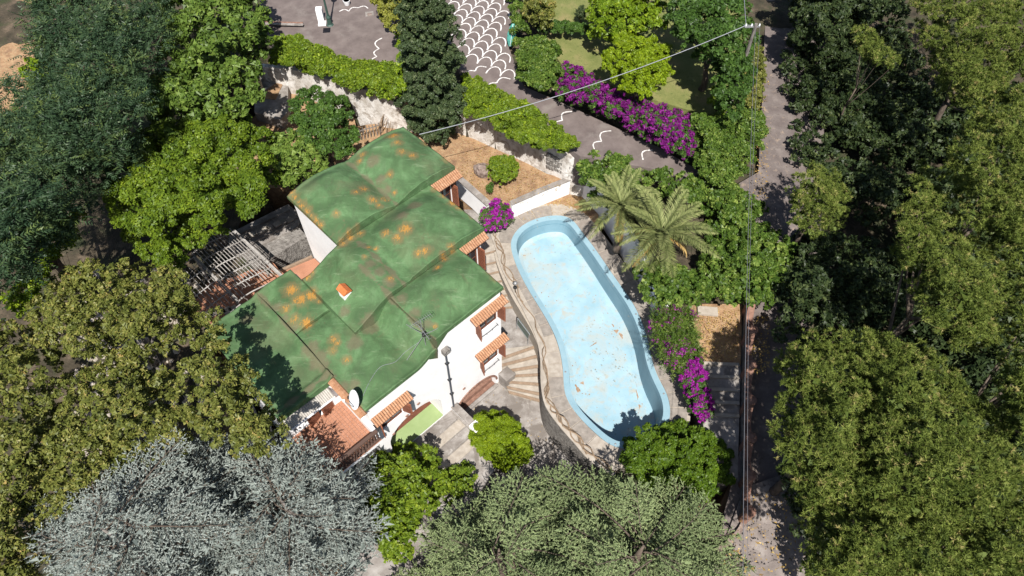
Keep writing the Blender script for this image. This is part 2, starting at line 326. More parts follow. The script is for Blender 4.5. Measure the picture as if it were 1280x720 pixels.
def ringz(name, A, za, B, zb, mat, th=0, parent=pool, smooth=False):
    m = MB(); n = len(A); za = np.broadcast_to(za, n); zb = np.broadcast_to(zb, n)
    m.v = [Vector((*A[i], za[i])) for i in range(n)]+[Vector((*B[i], zb[i])) for i in range(n)]
    m.f = [(i, (i+1) % n, n+(i+1) % n, n+i) for i in range(n)]
    if th:
        k = len(m.v); m.v += [Vector((v.x, v.y, v.z-th)) for v in m.v[:]]
        m.f += [(k+i, k+(i+1) % n, k+n+(i+1) % n, k+n+i) for i in range(n)]
        m.f += [(i, (i+1) % n, k+(i+1) % n, k+i) for i in range(n)]+[(n+i, n+(i+1) % n, k+n+(i+1) % n, k+n+i) for i in range(n)]
    return obj(name, m, mat, parent, smooth)
IN = offset(OW, -.30); IN2 = offset(OW, -.34); FL = offset(OW, -.42); FL2 = offset(OW, -.7)
def fz(p, e=0):
    d = P(690, 290, 0); v = P(790, 550, 0)-d; t = ((p[:, 0]-d.x)*v.x+(p[:, 1]-d.y)*v.y)/(v.x**2+v.y**2)
    return -1.05-.75*np.clip(t, 0, 1)+e
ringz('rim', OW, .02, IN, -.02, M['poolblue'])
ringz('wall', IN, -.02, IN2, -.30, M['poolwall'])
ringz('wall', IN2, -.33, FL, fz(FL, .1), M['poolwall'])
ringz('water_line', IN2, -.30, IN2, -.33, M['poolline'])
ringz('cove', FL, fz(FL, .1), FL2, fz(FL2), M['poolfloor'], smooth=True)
m = MB(); zf = fz(FL2); m.v = [Vector((*FL2[i], zf[i])) for i in range(len(FL2))]
m.f = [t for t in tessellate_polygon([[Vector((*p, 0)) for p in FL2]])]
obj('floor', m, M['poolfloor'], pool)
# stains of rust and flaked paint lying on the pool floor
def blot(px, py, z, rx, ry, ang, n=22, rough=.45):
    c = P(px, py, z); pts = []; ph = random.random()*9
    for i in range(n):
        a = 2*math.pi*i/n; r = 1+rough*(math.sin(3*a+ph)+.6*math.sin(7*a+2*ph)+.5*random.uniform(-1, 1))*.6
        x = rx*r*math.cos(a); y = ry*r*math.sin(a)
        pts.append(Vector((c.x+x*math.cos(ang)-y*math.sin(ang), c.y+x*math.sin(ang)+y*math.cos(ang), 0)))
    return pts
m = MB()
def fzz(x, y, e=.004): return float(fz(np.array([[x, y]]), e)[0])
for (px, py, rx, ry, ang) in [(722,485,.12,.32,.4),(718,497,.08,.25,.2),(728,478,.12,.1,0),(770,415,.16,.14,0),(776,420,.1,.25,.4),(783,424,.06,.2,.3),(797,492,.05,.35,.1),(796,478,.04,.22,0),(766,408,.05,.15,.5),(800,506,.06,.16,0),(742,431,.3,.04,.6),(655,300,.25,.05,.5),(652,312,.1,.07,0),(655,325,.12,.04,0),(664,292,.18,.04,.3),(714,517,.05,.08,0)]:
    w = blot(px, py, -1.5, rx*.75, ry*.75, ang); obj('rust_stain', MB().poly([(p.x, p.y, fzz(p.x, p.y)) for p in w]), M['rust'], pool)
for k in range(75):
    i = random.randrange(len(FL2)); j = random.random()**.5; c = FL2.mean(0); q = c+(FL2[i]-c)*(.4+.58*j); r = random.uniform(.012, .04)
    m.poly([(q[0]+r*math.cos(t)*random.uniform(.6, 1.4), q[1]+r*math.sin(t)*random.uniform(.6, 1.4), fzz(q[0], q[1], .006)) for t in (0, 1.3, 2.5, 3.7, 5)])
o = obj('flaked_specks', m, M['rust'], pool); o['kind'] = 'stuff'
for k in range(7):  # round inlet fittings on rim
    i = 10+k*19; c = (IN2[i % 140]+FL[i % 140])/2
    obj('inlet', MB().lathe((OW[i % 140][0]*.6+IN[i % 140][0]*.4, OW[i % 140][1]*.6+IN[i % 140][1]*.4, .0), [(.05, 0), (.05, .02), (.02, .03)], 8), M['metal'], pool)
# deck body and coping slabs
DK = offset(OW, 1.0)
ringz('deck', offset(OW, .0), -.03, DK, -.03, M['joint'], 4, None)['kind'] = 'structure'
bpy.data.objects['deck'].name = 'pool_deck'
deck = bpy.data.objects['pool_deck']
A = offset(OW, .03); B = offset(OW, .85); B2 = offset(OW, .93); i = 0; k = 0; slabs = []
per = np.hypot(*(np.roll(OW, -1, 0)-OW).T)
while i < 140:
    st = 3 if k % 3 else 4
    j = min(i+st, 140)
    if 140-j < 2: j = 140
    idx = [q % 140 for q in range(i, j+1)]
    gp = .1
    ia = [A[q] for q in idx]; ib = [B[q] for q in idx]
    def lp(p, q, t): return p+(q-p)*t
    ia[0] = lp(ia[0], ia[1], gp); ib[0] = lp(ib[0], ib[1], gp); ia[-1] = lp(ia[-1], ia[-2], gp); ib[-1] = lp(ib[-1], ib[-2], gp)
    lp_ = ia+ib[::-1]; z = .0+random.uniform(-.006, .008)
    m = MB().prism([(p[0], p[1], z+random.uniform(-.003, .003)) for p in lp_], -.05)
    obj('coping_slab', m, M['slab2'] if random.random() < .4 else M['slab'], pool)
    i = j; k += 1
# ------------------------------------------------------------------ walls in the grounds
def wallrun(name, label, pts, th, mat, cat='wall', cap=None, capm=None, side=1):
    "pts: (px, py, zbase, ztop), traced along the wall's foot"
    w = [P(x, y, zb) for x, y, zb, zt in pts]; zt = [p[3] for p in pts]
    root = thing(name, label, cat, w[len(w)//2])
    m = MB(); n = len(w); L_ = []; R_ = []
    for i, p in enumerate(w):
        d = (w[min(i+1, n-1)]-w[max(i-1, 0)]); d.z = 0; d.normalize(); s = Vector((-d.y, d.x, 0))*th*side
        L_.append(p); R_.append(p+s)
    for i in range(n-1):
        a, b, c, d = L_[i], L_[i+1], R_[i+1], R_[i]
        lo = [Vector((v.x, v.y, v.z-.6)) for v in (a, b, c, d)]
        m.hexa(lo, [Vector((a.x, a.y, zt[i])), Vector((b.x, b.y, zt[i+1])), Vector((c.x, c.y, zt[i+1])), Vector((d.x, d.y, zt[i]))])
    obj('wall_body', m, mat, root)
    if cap:
        m = MB()
        for i in range(n-1):
            a, b, c, d = L_[i], L_[i+1], R_[i+1], R_[i]; e = (a-d).normalized()*cap; f_ = (b-c).normalized()*cap
            q = [a+e, b+f_, c-f_, d-e]; z = [zt[i], zt[i+1], zt[i+1], zt[i]]
            m.hexa([Vector((v.x, v.y, z[k]+.003)) for k, v in enumerate(q)], [Vector((v.x, v.y, z[k]+.07)) for k, v in enumerate(q)])
        obj('cap', m, capm or M['conc'], root)
    return root
wallrun('retaining_wall', 'tall weathered white retaining wall between the sunlit garden and the road', [(560,160,1.1,3.75),(592,172,1.1,3.7),(640,194,1.1,3.6),(683,217,.9,3.35),(706,232,.6,3.1),(728,246,-.05,2.6)], .35, M['oldwall'])
wallrun('retaining_wall', 'stained white retaining wall below the bright hedge, above the side garden', [(330,112,1.2,3.0),(372,120,1.2,3.3),(410,134,1.2,3.5),(445,147,1.1,3.6),(482,160,1.1,3.7),(530,168,1.1,3.8)], .35, M['oldwall'])
wallrun('garden_wall', 'low white wall with flat cap between the dry garden and the pool end', [(640,273,-.03,1.08),(680,255,-.03,1.08),(722,238,-.03,1.08)], .28, M['white'], cap=.03, capm=M['conc'])
wallrun('parapet_wall', 'short white parapet along the garden edge beside the house', [(571,236,.9,1.75),(590,252,.9,1.7),(610,272,.6,1.55)], .28, M['white'], cap=.05, capm=M['conc'])
wallrun('pool_side_wall', 'bluish white wall behind the pool below the palms', [(728,246,-.05,1.9),(752,272,-.05,1.8),(778,312,-.05,1.8),(800,352,-.05,1.7),(815,390,-.05,1.6),(838,432,-.05,1.3)], .25, M['white'])
# stone rubble lining on the right end of the tall wall
rub = thing('rubble_wall', 'grey dry stone wall section at the right end of the white retaining wall', 'stone wall', P(710, 215, 1.5))
for k in range(46):
    t = k % 12/11; r_ = k//12
    fa, fb = P(683, 217, .9), P(728, 246, -.05); p = fa.lerp(fb, .05+.8*t); p = Vector((p.x-.03, p.y-.04, 1.55+.3*r_+random.uniform(-.04, .04)-.25*t))
    m = MB(); q = []
    for i in range(6): q.append(p+Vector((math.cos(i*1.05)*random.uniform(.1, .17), math.sin(i*1.05)*.1, 0)))
    m.hexa(q, [v+Vector((random.uniform(-.02, .02), random.uniform(-.02, .02), .2)) for v in q]); obj('stone', m, M['rubble'], rub)
# curved wall holding the pool deck above the courtyard and the stair
CW_ = [(618,292),(625,312),(632,335),(646,362),(662,392),(675,420),(681,448),(682,480),(687,505),(702,527),(722,550),(742,572),(770,590)]
wpts = [P(x, y, .06) for x, y in CW_]
cwall = thing('curved_wall', 'curved grey stone retaining wall following the pool walkway above the stairs', 'wall', wpts[6])
m = MB(); mc = MB()
q = smooth = None
def cr(pts, n):
    pts = [Vector(p) for p in pts]; out = []
    for i in range(len(pts)-1):
        p0 = pts[max(i-1, 0)]; p1 = pts[i]; p2 = pts[i+1]; p3 = pts[min(i+2, len(pts)-1)]
        for k in range(n):
            t = k/n; out.append(.5*((2*p1)+(p2-p0)*t+(2*p0-5*p1+4*p2-p3)*t*t+(3*p1-p0-3*p2+p3)*t**3))
    out.append(pts[-1]); return out
cw = cr(wpts, 4)
def run(m, line, off0, off1, z0, z1):
    n = len(line)
    def at(i, o):
        d = line[min(i+1, n-1)]-line[max(i-1, 0)]; d.z = 0; d.normalize(); return line[i]+Vector((-d.y, d.x, 0))*o
    for i in range(n-1):
        q = [at(i, off0), at(i+1, off0), at(i+1, off1), at(i, off1)]
        m.hexa([Vector((v.x, v.y, z0)) for v in q], [Vector((v.x, v.y, z1)) for v in q])
run(m, cw, -.22, .05, -4, .03); obj('wall_body', m, M['rubble'], cwall)
run(mc, cw, -.24, .16, .033, .1); obj('cap', mc, M['step'], cwall)
m = MB(); fill = cw; run(m, cw, .05, .55, -4, -.035); obj('fill', m, M['conc'], cwall)
# dry twisted vine rambling along that wall
m = MB()
for k in range(10):
    i0 = random.randrange(0, len(cw)-12); n = random.randrange(10, 24); pts = []
    ph = random.random()*6
    for i in range(i0, min(i0+n, len(cw))):
        p = cw[i]; pts.append(p+Vector((.13*math.sin(i*1.1+ph), .1*math.cos(i*.9+ph), .14+.1*math.sin(i*.8+ph*2))))
    if len(pts) > 2: m.tube(pts, [.022+.015*random.random()]*len(pts), 5)
tag(obj('dry_vine', m, M['dry'], None, loc=cw[20]), 'dry brown vine stems twisting along the curved wall by the pool', 'vine')
# ------------------------------------------------------------------ stairs
st = thing('stairs', 'curved stone stairs fanning round the corner of the white house', 'stairs', P(655, 470, -2.3))
noses = [((636,491),(679,503)),((634,485),(679,494.5)),((630,478),(679,481.8)),((626,471.6),(679,469)),((620,467),(678,457.8)),((618,460),(676,445)),((616,453),(673,433)),((614,445),(667,423))]
for k in range(len(noses)-1):
    z = -2.3+.17*(k+1); a, b = noses[k]; c, d = noses[k+1]
    q = [P(*a, z), P(*b, z), P(*d, z), P(*c, z)]
    q[2] = q[2]+(q[2]-q[1])*.2; q[3] = q[3]+(q[3]-q[0])*.2
    obj('step', MB().prism(q, -3.2), M['step'], st)
    e = (q[0]-q[3]).normalized()*.05; f_ = (q[1]-q[2]).normalized()*.05; i1 = (q[3]-q[0]).normalized()*.11; i2 = (q[2]-q[1]).normalized()*.11
    n_ = [q[0]+e, q[1]+f_, q[1]+i2, q[0]+i1]
    obj('nosing', MB().hexa([Vector((v.x, v.y, z+.003)) for v in n_], [Vector((v.x, v.y, z+.045)) for v in n_]), M['nosing'], st)
zl = -2.3+.17*7
obj('landing', MB().prism([P(x, y, z) for x, y, z in [(612,452,zl-.01),(674,431,zl),(660,392,zl+.03),(645,378,zl+.05),(612,386,zl+.05)]], -3.2), M['conc'], st)
up = [((622,386),(650,384)),((622,379),(646,376)),((620,372),(643,368)),((616,364),(640,360)),((612,355),(636,350)),((608,344),(633,338)),((604,332),(630,326)),((600,320),(627,312)),((596,300),(622,296))]
for k in range(len(up)-1):
    z = zl+.13*(k+1); a, b = up[k]; c, d = up[k+1]
    q = [P(*a, z), P(*b, z), P(*d, z), P(*c, z)]; q[2] = q[2]+(q[2]-q[1])*.2; q[3] = q[3]+(q[3]-q[0])*.2
    obj('step', MB().prism(q, -3.2), M['step'], st)
    e = (q[0]-q[3]).normalized()*.04; f_ = (q[1]-q[2]).normalized()*.04; n_ = [q[0]+e, q[1]+f_, q[1]-f_*1.8, q[0]-e*1.8]
    obj('nosing', MB().hexa([Vector((v.x, v.y, z+.003)) for v in n_], [Vector((v.x, v.y, z+.04)) for v in n_]), M['nosing'], st)
obj('landing', MB().prism([P(x, y, -.06) for x, y in [(594,303),(624,297),(625,278),(600,262),(580,262)]], -3.2), M['conc'], st)
blk = tag(obj('stone_block', MB().hbox(3.38, 4.02, 10.88, 11.5, -2.35, -1.37), M['conc'], None), 'squat weathered stone block at the foot of the curved stairs', 'stone block')
pn = thing('glass_panel', 'dark green tinted panel leaning on the curved wall at the landing', 'panel', P(652, 415, zl))
q = [P(646, 405, zl+.5), P(660, 424, zl+.5), P(662, 418, zl+1.15), P(647, 398, zl+1.15)]
m = MB(); m.hexa(q, [v+Vector((.04, .02, .02)) for v in q]); obj('pane', m, M['net'], pn)
m = MB()
for i in range(4): m.bar(q[i], q[(i+1) % 4], .05)
m.bar(q[0], Vector((q[0].x, q[0].y, zl)), .04); m.bar(q[1], Vector((q[1].x, q[1].y, zl)), .04)
obj('frame', m, M['metal'], pn)
lp0 = P(644, 367, 0)
lamp = thing('garden_lamp', 'thin black lamp post with small round heads on the pool walkway', 'lamp post', lp0)
obj('post', MB().lathe(lp0, [(.07, 0), (.06, .03), (.022, .05), (.022, .85)], 8), M['iron'], lamp)
obj('shade', MB().lathe(lp0+Vector((0, 0, .5)), [(.02, 0), (.1, .02), (.1, .1), (.02, .12)], 12), M['iron'], lamp)
obj('globe', MB().lathe(lp0+Vector((0, 0, .82)), [(.03, 0), (.1, .06), (.12, .12), (.1, .19), (.03, .24)], 12), M['metal'], lamp, True)
# paved pad with strips in front of the big arch, and its low white kerb wall
pad = thing('paved_terrace', 'raised paved terrace of long concrete strips in front of the big arch', 'paving', P(560, 540, -1))
obj('base', MB().prism([HL(a, b, -1.03) for a, b in [(-3.8, 10.87), (.2, 10.87), (.25, 13.2), (-.4, 14.6), (-2.6, 15.2), (-4.3, 14.6)]], -3.4), M['conc'], pad)
for k in range(4):
    b0 = 10.95+k*.56
    for a0, a1 in ((-3.5, -1.7), (-1.66, .12)):
        obj('paving_strip', MB().hbox(a0+.02, a1-.02, b0, b0+.5, -1.02, -.985+random.uniform(-.01, .01)), M['slab2'] if k % 2 else M['conc'], pad)
kw = thing('kerb_wall', 'low white wall stepping down from the facade corner by the drainpipe', 'wall', HL(.35, 12, -2.3))
obj('wall_body', MB().hbox(.22, .5, 10.86, 12.3, -2.4, -.8), M['white'], kw)
obj('pier', MB().hbox(.14, .6, 12.25, 12.75, -2.4, -.65), M['white'], kw)
obj('cap', MB().hbox(.17, .55, 10.88, 12.25, -.797, -.74), M['conc'], kw)
# ------------------------------------------------------------------ house
house = thing('house', 'white house with vaulted green painted roofs, arches and brown shutters', 'house', HL(0, 6, -2.3))
def cutmesh(mb, cutters, name):
    org = wloc(house); tmp = bpy.data.objects.new('tmp', mb.mesh('tmp', org)); C.objects.link(tmp); cs = []
    for c in cutters:
        co_ = bpy.data.objects.new('cut', c.mesh('cut', org)); C.objects.link(co_); cs.append(co_)
        md = tmp.modifiers.new('b', 'BOOLEAN'); md.object = co_; md.operation = 'DIFFERENCE'; md.solver = 'EXACT'
    dg = bpy.context.evaluated_depsgraph_get(); me = bpy.data.meshes.new_from_object(tmp.evaluated_get(dg))
    for x in cs+[tmp]: bpy.data.objects.remove(x)
    me.name = name; return me
def archcut(a0, a1, zs, zt, zb, b0, b1, n=14):
    pr = [(a0, zb), (a1, zb)]+[((a0+a1)/2+(a1-a0)/2*math.cos(math.pi*i/n), zs+(zt-zs)*math.sin(math.pi*i/n)) for i in range(n+1)]
    m = MB(); return m.hexa([HL(a, b0, z) for a, z in pr], [HL(a, b1, z) for a, z in pr])
def bodywall(mb, cut=None):
    return obj('wall', cutmesh(mb, cut, 'wall') if cut else mb, M['white'], house)
bodywall(MB().hbox(.1, 6.95, .05, 3.88, -1, 5.86), [MB().hbox(5.75, 6.75, 3.6, 4.1, 3.7, 5.15)])
bodywall(MB().hbox(0, 5.22, 3.883, 7.85, -3, 5.8), [MB().hbox(3.95, 4.95, 7.5, 8.1, 3.6, 5.1), MB().hbox(3.95, 4.9, 7.5, 8.1, 0, 2.0)])
bodywall(MB().hbox(-2.0, -.003, 4.003, 6.2, -3, 5.0))
bodywall(MB().hbox(.003, 3.66, 7.853, 10.85, -3, 5.85), [MB().hbox(2.2, 3.4, 10.55, 11.2, 3.78, 4.95), MB().hbox(2.3, 3.4, 10.55, 11.2, .5, 1.7), archcut(.5, 3.2, -1.75, -.7, -2.6, 9.2, 11.2)])
bodywall(MB().hbox(-3.84, 0, 6.203, 10.85, -3, 4.72), [MB().hbox(-3.45, -2.35, 10.55, 11.2, 2.3, 3.4), archcut(-3.35, -.3, .45, 1.65, -.96, 8.4, 11.2)])
bodywall(MB().hbox(-3.84, -2.003, 3.0, 6.2, -3, 4.7))
bodywall(MB().hbox(-6.5, -3.843, 3.0, 8.7, -3, 4.4), [MB().hbox(-6.35, -4.4, 8.2, 9, 2.81, 4.15)])
# roof vaults: height of the painted screed over the house plan
def sm(t): t = min(max(t, 0), 1); return t*t*(3-2*t)
def arch(a, a0, a1): t = (a-a0)/(a1-a0); return max(0, 1-(2*t-1)**2)**.95 if 0 <= t <= 1 else 0
def wob(a, b): return .012*math.sin(a*2.1+b*1.3)+.01*math.sin(a*4.3-b*3.7+1)+.008*math.sin(a*9+b*5)
def r1(a, b):
    e = .5+.5*sm((b+.1)/.8); return 6.03+.66*max(arch(a, -.15, 3.45), arch(a, 3.4, 7.2))*e*(1-.35*sm((b-2.4)/1.4))
def r2(a, b):
    g_ = sm((b-3.9)/1.5); base = 5.98 if a > .3 else 5.98-.75*sm((.3-a)/2.4)
    return base+.03+.05*g_+g_*(1-.4*sm((b-6.4)/1.5))*max(.62*arch(a, .7, 5.5), .34*arch(a, -2.3, 1.3))
def r3(a, b):
    g_ = sm((b-7.7)/1.3); return 6.0-.02*g_+.45*g_*arch(a, .1, 4.0)*(1-.8*sm((b-9)/1.9))
def rm(a, b):
    s_ = 1.0*sm((a+1.25)/1.1)*(1-.6*sm((b-9.9)/1)); return 4.88+.3*arch(a, -3.9, -.9)*sm((b-5.8)/1.2)*(1-.8*sm((b-9)/1.9))+s_+.35*(1-sm((b-5.9)/.5))*sm((a+2)/1)
def rs(a, b): return 4.9+.22*arch(b, 2.5, 6.6)*sm((a+3.9)/.6)
def rw(a, b): return 4.62+.25*arch(b, 2.4, 8.9)+.12*sm((b-8.2)/.2)+.2*sm((a+4.25)/.35)
SPR = {r1: lambda a: 6.08, r2: lambda a: 5.98 if a > .3 else 5.98-.75*sm((.3-a)/2.4), r3: lambda a: 5.98, rm: lambda a: 4.9+.36*sm((a+1.25)/1.1), rs: lambda a: 4.9, rw: lambda a: 4.62}
blocks = [(-.05, 7.08, -.1, 3.98, r1), (-2.12, 5.4, 3.98, 7.95, r2), (-.1, 3.76, 7.95, 10.97, r3), (-3.94, -.1, 5.95, 10.97, rm), (-3.94, -2.12, 2.85, 5.95, rs), (-6.65, -3.94, 2.8, 8.8, rw)]
def covered(a, b): return any(A0 < a < A1 and B0 < b < B1 for A0, A1, B0, B1, f in blocks)
LICH = [(505,160,.35),(515,166,.3),(560,207,.3),(575,203,.25),(534,188,.22),(494,185,.35),(500,196,.3),(505,208,.28),(518,212,.28),(490,232,.22),(456,205,.26),(452,212,.2),(458,250,.28),(449,257,.22),(425,282,.22),(368,250,.25),(380,266,.25),(395,283,.25),(405,290,.2),(545,243,.22),(556,252,.26),(569,262,.32),(575,268,.25),(595,278,.25),(470,262,.3),(482,258,.25),(476,268,.2),(440,303,.28),(452,298,.25),(430,310,.22),(485,305,.25),(495,250,.15),(510,303,.35),(500,312,.3),(472,320,.15),(463,318,.14),(534,327,.3),(525,330,.25),(459,332,.16),(490,358,.2),(548,342,.2),(360,352,.38),(371,365,.4),(385,360,.32),(352,375,.28),(363,388,.3),(378,393,.32),(395,367,.16),(382,340,.25),(388,335,.2),(414,415,.24),(412,428,.22),(418,420,.2),(430,440,.22),(620,353,.22),(612,345,.2),(565,320,.22),(556,330,.2),(545,413,.15),(478,492,.2),(470,500,.16),(442,498,.2),(522,175,.2)]
LICH += [(361+k*5.2, 244+k*5.8, .16+.06*(k % 3)) for k in range(9)]+[(520+k*7, 172+k*5, .14+.07*(k % 2)) for k in range(7)]+[(552+k*6, 236+k*6, .2+.05*(k % 2)) for k in range(8)]+[(598+k*6, 330+k*5.4, .14) for k in range(5)]+[(506,158,.4),(566,206,.35)]
BROWN = [(466,340,.35),(478,350,.35),(490,362,.35),(503,378,.3),(520,395,.3),(535,410,.28),(383,425,.45),(392,437,.5),(398,445,.35),(425,472,.3),(440,470,.3),(340,372,.25),(350,385,.22),(362,398,.22),(300,385,.35),(470,215,.4),(478,235,.3),(486,246,.25),(520,270,.4),(505,285,.35),(430,385,.3),(460,400,.4),(440,420,.4)]
def locs(lst, z=5.7):
    o = []
    for x, y, r in lst:
        w = P(x, y, z)-HO; o.append((w.dot(E1), w.dot(E2), r))
    return np.array(o)
LL = locs(LICH); BL = locs(BROWN)
SEAM = [((-3.93, 2.9), (-3.93, 8.8)), ((-.12, 5.9), (-.12, 10.9)), ((3.43, .1), (3.43, 3.9)), ((-3.9, 8.5), (-6.5, 8.5)), ((.7, 4.6), (.7, 7.9))]
BL = np.concatenate([BL*np.array([1, 1, .8])]+[np.array([(p[0]+(q[0]-p[0])*t, p[1]+(q[1]-p[1])*t, .1+.06*math.sin(t*19)) for t in np.linspace(0, 1, 34)]) for p, q in SEAM])
def roofmat():
    m, n, p, L = newmat('green_roof_paint')
    tc = n.nodes.new('ShaderNodeTexCoord')
    def noise(sc, det=8, r=.6, stretch=(1, 1, 1), dst=0):
        mp = n.nodes.new('ShaderNodeMapping'); mp.inputs['Scale'].default_value = stretch; mp.inputs['Rotation'].default_value = (0, 0, TH); L.new(tc.outputs['Object'], mp.inputs[0])
        t = n.nodes.new('ShaderNodeTexNoise'); t.inputs['Scale'].default_value = sc; t.inputs['Detail'].default_value = det; t.inputs['Roughness'].default_value = r; t.inputs['Distortion'].default_value = dst; L.new(mp.outputs[0], t.inputs[0]); return t.outputs[0]
    def mix(fac, a, b):
        x = n.nodes.new('ShaderNodeMix'); x.data_type = 'RGBA'; L.new(fac, x.inputs[0])
        if isinstance(a, tuple): x.inputs[6].default_value = (*a, 1)
        else: L.new(a, x.inputs[6])
        x.inputs[7].default_value = (*b, 1); return x.outputs[2]
    def rng_(v, lo, hi):
        x = n.nodes.new('ShaderNodeMapRange'); L.new(v, x.inputs[0]); x.inputs[1].default_value = lo; x.inputs[2].default_value = hi; return x.outputs[0]
    def math_(op, a, b):
        x = n.nodes.new('ShaderNodeMath'); x.operation = op
        for i_, v in enumerate((a, b)):
            if isinstance(v, float): x.inputs[i_].default_value = v
            else: L.new(v, x.inputs[i_])
        return x.outputs[0]
    r = n.nodes.new('ShaderNodeValToRGB'); L.new(noise(.9, 9, .62, dst=.6), r.inputs[0])
    for e_ in range(2): r.color_ramp.elements.new(.5)
    for e_, (ps, c) in zip(r.color_ramp.elements, [(.3, (.045, .085, .034)), (.45, (.058, .11, .043)), (.56, (.078, .148, .06)), (.72, (.118, .2, .092))]): e_.position = ps; e_.color = (*c, 1)
    c = mix(math_('MULTIPLY', rng_(noise(2.2, 9, .7, (1, .35, 1), 1.2), .5, .72), .55), r.outputs[0], (.055, .078, .038))
    c = mix(math_('MULTIPLY', rng_(noise(.55, 6, .5), .52, .66), .4), c, (.105, .105, .055))
    ab = n.nodes.new('ShaderNodeAttribute'); ab.attribute_name = 'brown'
    c = mix(math_('MULTIPLY', rng_(math_('ADD', ab.outputs['Fac'], math_('MULTIPLY', noise(3.5, 10, .8), 1.9)), 1.3, 1.8), .7), c, (.125, .1, .062))
    c = mix(math_('MULTIPLY', rng_(noise(14, 9, .8), .5, .75), .5), c, (.05, .075, .035))
    c = mix(math_('MULTIPLY', rng_(noise(3.3, 10, .75, (.25, 1.6, 1), .4), .56, .72), .6), c, (.2, .26, .15))
    c = mix(math_('MULTIPLY', rng_(noise(1.1, 10, .8, dst=1.5), .57, .68), .5), c, (.13, .1, .055))
    al = n.nodes.new('ShaderNodeAttribute'); al.attribute_name = 'lichen'
    c = mix(math_('MULTIPLY', rng_(math_('ADD', math_('MULTIPLY', al.outputs['Fac'], .8), math_('MULTIPLY', noise(3.2, 9, .75, (1, .5, 1)), 1.3)), .9, 1.25), .5), c, (.17, .11, .05))
    c = mix(rng_(math_('ADD', math_('MULTIPLY', al.outputs['Fac'], .6), math_('MULTIPLY', noise(7.5, 10, .85, (1.5, .55, 1), .8), 2.0)), 1.57, 1.65), c, (.34, .17, .035))
    L.new(c, p.inputs['Base Color']); p.inputs['Roughness'].default_value = .8; p.inputs['Specular IOR Level'].default_value = .25
    b = n.nodes.new('ShaderNodeBump'); b.inputs['Strength'].default_value = .5; b.inputs['Distance'].default_value = .05; L.new(noise(2.6, 9, .6, dst=.8), b.inputs['Height']); L.new(b.outputs[0], p.inputs['Normal'])
    return m
M['roof'] = roofmat()
for (A0, A1, B0, B1, f) in blocks:
    na = int((A1-A0)/.07); nb = int((B1-B0)/.07); m = MB(); idx = {}; ab = []
    for j in range(nb+1):
        for i in range(na+1):
            a = A0+(A1-A0)*i/na; b = B0+(B1-B0)*j/nb
            ed = 9
            for (ea, eb, da, db) in ((A0, b, -.15, 0), (A1, b, .15, 0), (a, B0, 0, -.15), (a, B1, 0, .15)):
                if not covered(ea+da, eb+db): ed = min(ed, abs(a-ea)+abs(b-eb))
            z = f(a, b)+wob(a, b)+.05*(1-sm((ed-.08)/.08))+(.05*(1-sm(abs(a-3.42)/.12)) if f is r1 else 0)+(.05*(1-sm(abs(a-1.2)/.12))*sm((b-4.6)/.5) if f is r2 else 0)
            m.v.append(HL(a, b, z)); ab.append((a, b))
    W_ = na+1
    m.f = [(j*W_+i, j*W_+i+1, (j+1)*W_+i+1, (j+1)*W_+i) for j in range(nb) for i in range(na)]
    ring = [j*W_ for j in range(nb+1)]+[nb*W_+i for i in range(1, na+1)]+[j*W_+na for j in range(nb-1, -1, -1)]+[i for i in range(na-1, 0, -1)]
    low = []
    for r_ in ring:
        a, b = ab[r_]; ca = -.2 if a < A0+.01 else (.2 if a > A1-.01 else 0); cb = -.2 if b < B0+.01 else (.2 if b > B1-.01 else 0)
        d = .9 if covered(a+ca, b+cb) else .17
        v = m.v[r_]; low.append(len(m.v)); zl_ = v.z-.9 if covered(a+ca, b+cb) else min(v.z-.12, SPR[f](a)-.13)
        m.v.append(Vector((v.x, v.y, zl_))); ab.append((a, b))
    for k in range(len(ring)):
        k2 = (k+1) % len(ring); m.f.append((ring[k], ring[k2], low[k2], low[k]))
    m.f.append(tuple(low))
    o = obj('roof', m, M['roof'], house)
    me = o.data; q = np.array(ab)
    for nm, T in (('lichen', LL), ('brown', BL)):
        d2 = ((q[:, None, :]-T[None, :, :2])**2).sum(-1); v = (np.exp(-d2/(T[:, 2]**2*1.6))*np.where(T[:, 2] > .31, 1.22, 1.05)).max(1)
        at = me.attributes.new(nm, 'FLOAT', 'POINT'); at.data.foreach_set('value', v.astype(np.float32))
    for pl in me.polygons: pl.use_smooth = len(pl.vertices) == 4 and pl.normal.z > .3
# windows
def shutter(a, b, z0, z1, out, ln, parent=house, mat=None):
    p0 = HL(a, b, 0); d = (E2*math.cos(out)+E1*math.sin(out)); q = p0+d*ln
    m = MB(); s_ = d.cross(Vector((0, 0, 1)))*.02
    m.hexa([Vector((v.x, v.y, z0)) for v in (p0-s_, q-s_, q+s_, p0+s_)], [Vector((v.x, v.y, z1)) for v in (p0-s_, q-s_, q+s_, p0+s_)])
    sh = obj('shutter', m, mat or M['wood2'], parent)
    m = MB(); k = int((z1-z0-.16)/.12)
    for i in range(k):
        zz = z0+.1+i*.12; a_, b_ = p0+d*.05, q-d*.05
        m.hexa([Vector((v.x, v.y, zz)) for v in (a_-s_*1.6, b_-s_*1.6, b_+s_*1.6, a_+s_*1.6)], [Vector((v.x, v.y, zz+.07)) for v in (a_-s_*1.6, b_-s_*1.6, b_+s_*1.6, a_+s_*1.6)])
    obj('louvre', m, M['wood'], sh)
